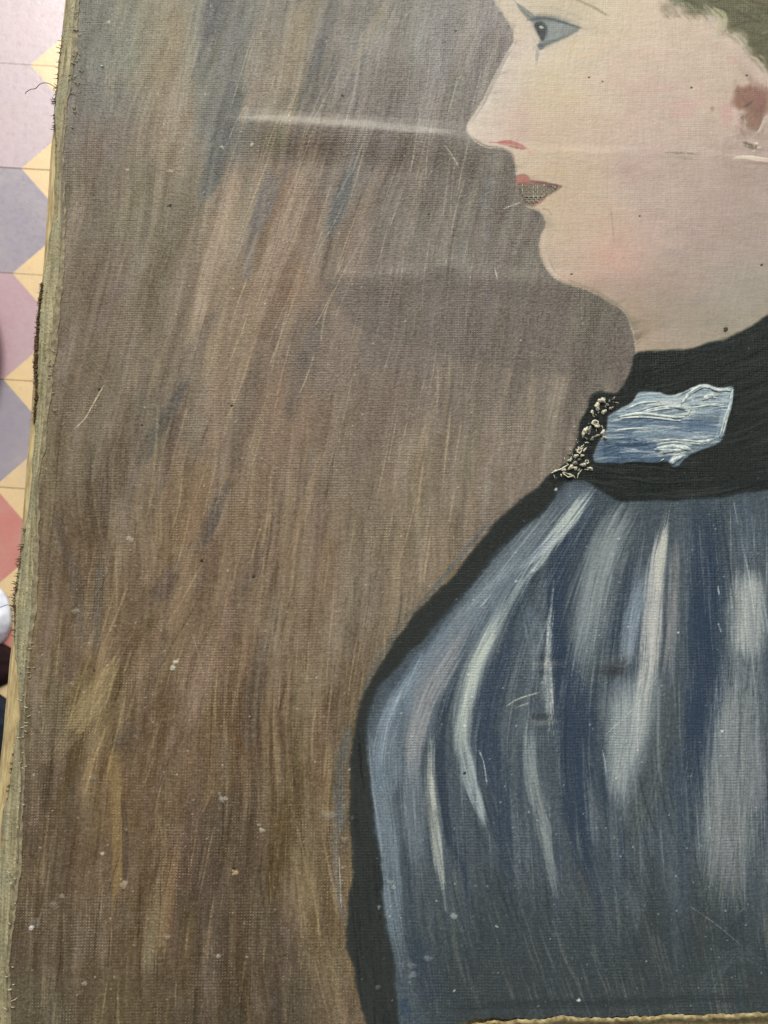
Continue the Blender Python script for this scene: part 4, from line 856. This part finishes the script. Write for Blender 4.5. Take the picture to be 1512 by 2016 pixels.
# stretcher bars (wood), bevelled outward so that a strip of grained wood shows beside the canvas
def bar(name, inner, outer, z_top, z_bot, lab=None):
    """inner/outer: lists of plane points along the bar"""
    n_ = len(inner); vs, fs = [], []
    for (a, b) in zip(inner, outer):
        ax, ay = a; bx, by = b; ex, ey = bx - ax, by - ay
        prof = [(0, z_top), (.86, z_top), (.93, z_top - .0012), (.975, z_top - .0035), (1, z_top - .0065), (1, z_bot), (0, z_bot)]
        for t, z in prof: vs.append((ax + ex * t, ay + ey * t, z))
    k = 7
    for i_ in range(n_ - 1):
        for q in range(k): fs.append((i_ * k + q, i_ * k + (q + 1) % k, (i_ + 1) * k + (q + 1) % k, (i_ + 1) * k + q))
    fs.append(tuple(range(k))[::-1]); fs.append(tuple((n_ - 1) * k + q for q in range(k)))
    o = mesh_obj(name, vs, fs, M_WOOD, painting, smooth=False)
    if lab: o['label'] = lab
yy = np.linspace(-196, 2046, 120); wo = np.interp(yy, WOODE[:, 0], WOODE[:, 1])
def plane(xs_, ys_): a, b = to_local(xs_, ys_); return list(zip(a.tolist(), b.tolist()))
wout = [pt(a_, b_, -.0112)[:2] for a_, b_ in zip(wo, yy)]
bar('stretcher_bar', plane(wo + 170, yy), wout, -.0048, -.022, 'left stretcher bar with its grained wood edge showing beside the canvas')
xx = np.linspace(0, 1740, 60); bar('stretcher_bar', plane(xx, 0 * xx + 1850), [pt(a_, b_, -.0099)[:2] for a_, b_ in zip(xx, np.interp(xx, BOT[:, 0], BOT[:, 1]) + 34)], -.0034, -.020, 'bottom stretcher bar')
xt = xx[6:]; bar('stretcher_bar', plane(xt, 0 * xt - 60), plane(xt, 0 * xt - 192), -.0030, -.020); yb = np.linspace(-190, 1985, 40)
bar('stretcher_bar', plane(0 * yb + 1590, yb), plane(0 * yb + 1752, yb), -.0028, -.020)
# cream raw edge of the canvas along the bottom
vs, fs = [], []
xb = np.arange(926, 1755, 2.0); bb = bot_at(xb)
for i_, x in enumerate(xb):
    for t, z in ((-3, .0001), (2, .0007), (7, .0005), (12 if x > 1040 else 5 + 7 * max(0, (x - 930) / 110), -.0008), (15 if x > 1040 else 6 + 8 * max(0, (x - 930) / 110), -.003)):
        vs.append(pt(x, bb[i_] + 2 + 9 * max(0, (1050 - x) / 124) + t * .8 + 2.2 * (float(vn(np.float64(x / 5), np.float64(t), 2)) - .5), z * .7 + .0005 * (float(vn(np.float64(x / 4), np.float64(t + 9), 3)) - .5) + zat(x, bb[i_] - 6)))
for i_ in range(len(xb) - 1):
    for k in range(4): fs.append((i_ * 5 + k, i_ * 5 + k + 1, (i_ + 1) * 5 + k + 1, (i_ + 1) * 5 + k))
M_RAW = simple('raw_cream_canvas', (116,100,64), (178,162,118), 300, .85, .0006)
o = mesh_obj('bottom_hem', vs, fs, M_RAW, painting); o['label'] = 'raw cream canvas edge along the bottom'

# ------------------------------------------------------------------ thick paint dabs of the necklace
def dab(x, y, rx, ry, ang, hgt, mat, ring=False):
    vs, fs = [], []; nu, nvv = 14, 6; ca, sa = math.cos(ang), math.sin(ang); z0 = zat(x, y)
    ph = random.uniform(0, 6)
    for k in range(nvv + 1):
        t = k / nvv
        for q in range(nu):
            an = 2 * math.pi * q / nu; w_ = 1 + .24 * math.sin(2 * an + ph) + .16 * math.sin(3 * an + 3 * ph) + .12 * math.sin(5 * an + 2 * ph)
            a, b = rx * t * w_ * math.cos(an), ry * t * w_ * math.sin(an)
            if ring: z = hgt * (math.exp(-((t - .72) / .2) ** 2) * (1 + .4 * math.sin(an + ph)) - .05)
            else: z = hgt * (max(0, 1 - t ** 2.4)) * (1 + .22 * math.sin(3 * an + ph) * t)
            if k == nvv: z = -.0003
            vs.append(pt(x + a * ca - b * sa, y + a * sa + b * ca, z0 + z + random.uniform(-.24, .24) * hgt))
    for k in range(nvv):
        for q in range(nu): fs.append((k * nu + q, (k + 1) * nu + q, (k + 1) * nu + (q + 1) % nu, k * nu + (q + 1) % nu))
    return mesh_obj('paint_dab', vs, fs, mat, painting)
def worm(pts, r_, mat, flat=1.0):
    P = spline(pts, 4); v, f = tube([pt(p[0], p[1], zat(p[0], p[1]) + r_ * .5 * flat - (0 if flat == 1 else r_ * .12)) for p in P], [r_ * random.uniform(.55, 1.2) * math.sin(math.pi * (.12 + .76 * i_ / max(1, len(P) - 1))) for i_ in range(len(P))], 9, flat)
    return mesh_obj('paint_dab', v, f, mat, painting)
for (x, y, rx, ry, an, h_, ring, dk) in ((1185,788,7,6.5,0,.0013,0,0),(1176,800,6.2,8.5,.3,.0013,0,0),(1189,811,5.4,5.4,0,.0012,0,0),(1166,812,4,5,.2,.0010,0,0),(1208,785,3.4,4.4,.5,.0008,0,1),(1200,790,3,3,0,.0007,0,1),(1204,804,5,3.4,-.4,.0009,0,1),(1196,797,3,4,.3,.0007,0,1),
    (1173,834,9.5,7.5,.1,.0011,1,0),(1151,850,5,11.5,.25,.0013,0,0),(1161,846,4,9,.3,.0006,0,1),(1187,852,7,5,-.4,.0015,0,0),(1191,861,5,3,.6,.0010,0,0),(1166,864,6,4,-.5,.0008,0,1),(1176,858,6,4,-.3,.0005,0,1),
    (1141,888,8,4,-.9,.0009,1,0),(1134,898,5.5,4.5,0,.0012,0,0),(1146,897,4,3.4,.5,.0010,0,0),(1151,886,3,5,.5,.0008,0,0),(1122,906,6,3,-.2,.0009,0,0),(1132,912,7,4,.2,.0009,0,1),(1149,915,6,5,-.4,.0013,0,0),(1156,909,5,4,-.5,.0009,1,0),(1124,920,8,4,-.5,.0011,0,0),
    (1117,935,10,5,.35,.0012,1,0),(1133,922,5,4,-.2,.0009,0,0),(1140,926,4,3,0,.0007,0,1),(1110,925,6,3,-.4,.0010,0,0),(1162,922,5,3.6,.3,.0010,0,0),(1140,905,4,3,.1,.0008,0,1)):
    dab(x, y, rx, ry, an, h_, M_DABD if dk else M_DAB, ring)
for p, r_ in (([(1085,932),(1094,927),(1106,923),(1118,915)], .0006), ([(1146,924),(1141,930),(1138,935),(1137,942)], .00035), ([(1120,932),(1128,936),(1133,942)], .0003), ([(1160,840),(1161,850),(1158,856)], .0003), ([(1186,860),(1192,864)], .0005), ([(1136,888),(1140,882),(1146,880)], .0004),
              ([(1300,908),(1308,903)], .0004), ([(1150,924),(1160,925),(1168,926)], .0003), ([(1090,934),(1093,943)], .0002)):
    worm(p, r_, M_DAB)
M_RIDGE = simple('thick_pale_blue_paint', (136,150,152), (196,202,192), 420, .4, .0003, 3, .5)
for p, r_ in (([(1262,812),(1290,802),(1330,799),(1356,806),(1352,816)], .00060), ([(1216,822),(1262,817),(1320,822),(1344,826)], .00055), ([(1290,882),(1318,876),(1350,880),(1362,884)], .00085), ([(1296,891),(1326,890),(1352,889)], .0007), ([(1320,914),(1330,904),(1346,896)], .0008),
              ([(1340,792),(1360,774),(1386,760),(1412,766),(1442,767)], .0006), ([(1441,768),(1438,796),(1430,828),(1418,862)], .00045), ([(1384,786),(1398,779),(1414,781)], .0007), ([(1232,806),(1262,794),(1300,790)], .0004), ([(1340,868),(1380,872),(1408,866)], .0005), ([(1360,800),(1400,796),(1430,800)], .0004), ([(1210,846),(1250,842),(1290,844)], .00035), ([(1284,868),(1330,866),(1366,872)], .00045)):
    for q in range(2):
        o_ = random.gauss(0, 2.2); worm([(x + random.gauss(0, 1.4), y + o_ + random.gauss(0, 1.0)) for x, y in p], r_ * random.uniform(1.0, 1.9), M_RIDGE, .38)
for k in range(40):
    t_ = random.random(); bx, by = 1200 - 92 * t_ + random.gauss(0, 7), 790 + 136 * t_ + random.gauss(0, 8); a = random.uniform(0, 6.3); L_ = random.uniform(3, 8)
    worm([(bx, by), (bx + L_ * .5 * math.cos(a) + random.gauss(0, 1), by + L_ * .5 * math.sin(a) + random.gauss(0, 1)), (bx + L_ * math.cos(a), by + L_ * math.sin(a))], random.uniform(.00018, .00042), M_DAB if random.random() < .6 else M_DABD)
# bare canvas threads at the mouth
vs, fs = [], []
MOUTH = np.array([(1022,363),(1048,362),(1074,363),(1092,364),(1094,370),(1087,376),(1075,383),(1067,393),(1054,400),(1043,402),(1034,400),(1031,388),(1025,378)], float)
def inside(x, y):
    c = False
    for (a, b) in zip(MOUTH, np.roll(MOUTH, -1, 0)):
        if (a[1] > y) != (b[1] > y) and x < a[0] + (y - a[1]) * (b[0] - a[0]) / (b[1] - a[1]): c = not c
    return c
for vert in (0, 1):
    for k in range(24):
        c0 = (1024 + 4.3 * k) if vert else (364 + 4.6 * k); run = []
        for s_ in np.arange(0, 90, 1.1):
            x, y = (c0, 360 + s_) if vert else (1018 + s_, c0)
            if inside(x, y): run.append((x, y))
        if len(run) < 4 or random.random() < (.45 if vert else .6): continue
        r_ = .00025 if random.random() < .6 else .00014
        path = [pt(x + random.gauss(0, .15), y, zat(x, y) + .0001 + .00022 * math.sin((y if vert else x) * 2 * math.pi / 9 + math.pi * k + (0 if vert else math.pi))) for (x, y) in run[::2] + [run[-1]]]
        v, f = tube(path, r_, 5); b = len(vs); vs += v; fs += [tuple(b + q for q in ff_) for ff_ in f]
M_LINEN = simple('bare_linen', (134,130,114), (178,174,156), 900, .9)
o = mesh_obj('canvas_thread', vs, fs, M_LINEN, painting); o['kind'] = 'stuff'; o['label'] = 'bare linen threads at the mouth'

# ------------------------------------------------------------------ tiled floor
floor = empty('floor', (0, 0, 0)); tag(floor, kind='structure')
TS = .209; FA = R(-3.6)                      # tile side and turn of the rows
def worn(n, col, co):
    """scuffs, grime and patchy polish of an old cement tile"""
    rnd = n.n('ShaderNodeObjectInfo').outputs['Random']
    p = n.vmath('ADD', co, n.n('ShaderNodeCombineXYZ').outputs[0]); cb = n.t.nodes[-1]
    for nd in n.t.nodes:
        if nd.bl_idname == 'ShaderNodeCombineXYZ' and not nd.inputs[0].links: n.link(n.math('MULTIPLY', rnd, 9.0), nd.inputs[0])
    big = n.noise(p, 11, 5, .6); scuff = n.noise(p, 70, 5, .7); spot = n.noise(p, 210, 3, .6)
    col = n.mix(n.mapr(big, .42, .72, 0, .35), col, lin((186,172,160)))
    col = n.mix(n.mapr(scuff, .56, .74, 0, .28), col, lin((120,100,88)))
    col = n.mix(n.mapr(spot, .66, .76, 0, .45), col, lin((96,80,70)))
    n.link(col, n.b.inputs['Base Color']); n.link(n.mapr(scuff, .3, .75, .24, .48), n.b.inputs['Roughness'])
    n.b.inputs['Specular IOR Level'].default_value = 1.0; n.bump(n.math('ADD', scuff, big), .0005)
def cement(name, c1, c2):
    n = NT(name); co = n.obj(); f = n.noise(co, 9, 5, .6); g = n.noise(co, 46, 3, .6)
    worn(n, n.mix(n.math('ADD', n.math('MULTIPLY', f, .7), n.math('MULTIPLY', g, .4)), lin(c1), lin(c2)), co); return n.m
M_YEL = cement('ochre_cement', (220,186,130), (232,202,154)); M_RED = cement('red_cement', (190,118,106), (208,136,122)); M_SLATE = cement('slate_cement', (140,134,146), (162,150,156)); M_PINK = cement('faded_rose_cement', (178,164,170), (196,172,172)); M_ROSE = cement('rose_cement', (190,148,150), (182,156,164)); M_MORTAR = simple('grey_mortar', (134,122,110), (160,146,132), 60, .8)
def tile_mesh(name, mat):
    h = TS / 2 - .0007; c = TS * .285; b = .0012
    oc = [(-h + c, -h), (h - c, -h), (h, -h + c), (h, h - c), (h - c, h), (-h + c, h), (-h, h - c), (-h, -h + c)]
    vs = [(x, y, 0) for x, y in oc] + [(-h, -h, 0), (h, -h, 0), (h, h, 0), (-h, h, 0)]
    fs = [tuple(range(8)), (8, 0, 7), (1, 9, 2), (3, 10, 4), (5, 11, 6)]; mi = [0, 1, 1, 1, 1]
    ring = [8, 0, 1, 9, 2, 3, 10, 4, 5, 11, 6, 7]; base = len(vs)
    for q in ring: vs.append((vs[q][0], vs[q][1], -.012))
    for k in range(12): fs.append((ring[(k + 1) % 12], ring[k], base + k, base + (k + 1) % 12)); mi.append(1 if k in (0, 2, 3, 5, 6, 8, 9, 11) else 0)
    me = bpy.data.meshes.new(name); me.from_pydata(vs, [], fs); me.materials.append(mat); me.materials.append(M_YEL)
    me.polygons.foreach_set('material_index', np.asarray(mi, np.int32)); me.update(); return me
TM = {'r': tile_mesh('tile', M_RED), 's': tile_mesh('tile', M_SLATE), 'p': tile_mesh('tile', M_PINK), 'o': tile_mesh('tile', M_ROSE)}
# a grid corner is the centre of the ochre diamond; place one from the photograph's row spacing
def floor_at(px, py):
    u, v = (px - 756) / F, (1008 - py) / F
    d = Vector((u, v * math.cos(PITCH) + math.sin(PITCH), -math.cos(PITCH) + v * math.sin(PITCH)))
    k = -CAM_H / d.z; return d.x * k, d.y * k
tx, ty = floor_at(26, 538)                 # left tip of the third diamond
dirx, diry = math.cos(FA), math.sin(FA)
ox, oy = tx + dirx * TS * .285, ty + diry * TS * .285     # its centre = a tile corner
def rowcol(r_):  # colour sequence going down the picture
    return {-3: 'p', -2: 'p', -1: 'p', 0: 's', 1: 'o', 2: 's', 3: 'r', 4: 'r', 5: 's'}.get(r_, 'r')
for r_ in range(-6, 10):
    for c_ in range(-6, 14):
        lx_, ly_ = (c_ - .5) * TS, -(r_ - .5) * TS
        wx_, wy_ = ox + lx_ * dirx - ly_ * diry, oy + lx_ * diry + ly_ * dirx
        kk = rowcol(r_) if c_ in (0,) else random.choice('rsp')
        t = bpy.data.objects.new('tile', TM[kk]); C.objects.link(t); t.parent = floor
        t.location = (wx_, wy_, random.uniform(-.0003, .0003)); t.rotation_euler = (random.gauss(0, .0012), random.gauss(0, .0012), FA)
mesh_obj('mortar_bed', [(-6, -6, -.002), (6, -6, -.002), (6, 6, -.002), (-6, 6, -.002)], [(0, 1, 2, 3)], M_MORTAR, floor, smooth=False)

# ------------------------------------------------------------------ things lying on the floor at the left edge
def crumple(name, cx, cy, rx, ry, hgt, mat, seed, n_=46, angular=1.0):
    vs, fs = [], []; r0 = np.random.default_rng(seed); off = r0.random(4) * 40
    for a in range(n_):
        for b in range(n_):
            u, v = 2 * a / (n_ - 1) - 1, 2 * b / (n_ - 1) - 1
            r_ = max(abs(u), abs(v)); q = math.hypot(u, v) + 1e-6; s_ = r_ / q
            e = 1 + .18 * (float(vn(np.float64(math.atan2(v, u) * 1.6 + 9 + off[0]), np.float64(off[1]), 1)) - .5)
            x, y = u * s_ * e * rx, v * s_ * e * ry
            dome = max(0, 1 - r_ ** 3.2)
            f1 = abs(2 * float(vn(np.float64(x * 26 + off[2]), np.float64(y * 20 + off[3]), 2)) - 1); f2 = abs(2 * float(vn(np.float64(x * 60 + off[1]), np.float64(y * 52), 3)) - 1)
            vs.append((cx + x, cy + y, .002 + hgt * dome * (.45 + .55 * (1 - f1)) + .012 * dome * (1 - f2)))
    for a in range(n_ - 1):
        for b in range(n_ - 1): fs.append((a * n_ + b, (a + 1) * n_ + b, (a + 1) * n_ + b + 1, a * n_ + b + 1))
    b0 = len(vs); vs.append((cx, cy, .001))
    rim = [(a, 0) for a in range(n_)] + [(n_ - 1, b) for b in range(1, n_)] + [(a, n_ - 1) for a in range(n_ - 2, -1, -1)] + [(0, b) for b in range(n_ - 2, 0, -1)]
    ids = [a * n_ + b for a, b in rim]
    for k in range(len(ids)): fs.append((ids[(k + 1) % len(ids)], ids[k], b0))
    return mesh_obj(name, vs, fs, mat)
M_WHITE = simple('white_cotton', (206,214,226), (236,240,246), 60, .8); M_NAVY = simple('navy_cloth', (14,20,30), (28,36,50), 80, .9); M_MAROON = simple('dark_maroon', (24,8,8), (40,14,14), 60, .9)
wx_, wy_ = floor_at(-70, 1216); o = crumple('crumpled_cloth', wx_, wy_, .098, .082, .06, M_WHITE, 4); tag(o, 'crumpled white cloth lying on the tiles beside the canvas edge', 'cloth')
wx_, wy_ = floor_at(-60, 1308); o = crumple('maroon_lump', wx_, wy_, .10, .05, .02, M_MAROON, 8, 30); tag(o, 'low dark maroon lump between the white cloth and the navy cloth', 'cloth')  # near-black maroon lump filling the gap between the two cloths
wx_, wy_ = floor_at(-110, 1470); o = crumple('navy_cloth', wx_, wy_, .16, .145, .07, M_NAVY, 6); tag(o, 'dark navy cloth heaped on the floor below the white one', 'cloth')
# round tray whose rim just enters the frame at the left
fx_, fy_ = floor_at(-7, 690); TR = .25; th = .03; k = (CAM_H - th) / CAM_H
tray = empty('wooden_tray', (fx_ * k - TR, fy_ * k, 0)); tag(tray, 'dark brown round wooden tray at the edge of the tiled floor', 'tray')
M_BRN = simple('dark_brown_wood', (52,30,20), (84,52,34), 30, .5, .0004, 4, .4, (1, 12, 1))
def lathe(name, prof, nu, mat, parent):
    vs, fs = [], []
    for (r_, z) in prof:
        for q in range(nu): an = 2 * math.pi * q / nu; vs.append((r_ * math.cos(an), r_ * math.sin(an), z))
    for a in range(len(prof) - 1):
        for q in range(nu): fs.append((a * nu + q, a * nu + (q + 1) % nu, (a + 1) * nu + (q + 1) % nu, (a + 1) * nu + q))
    return mesh_obj(name, vs, fs, mat, parent)
lathe('base', [(0.001, .0), (TR - .03, .0), (TR - .02, .006), (TR - .02, .010), (.001, .010)], 72, M_BRN, tray)
lathe('rim', [(TR - .022, .006), (TR - .008, .008), (TR, .022), (TR - .002, .03), (TR - .010, .031), (TR - .020, .012), (TR - .022, .006)], 72, M_BRN, tray)
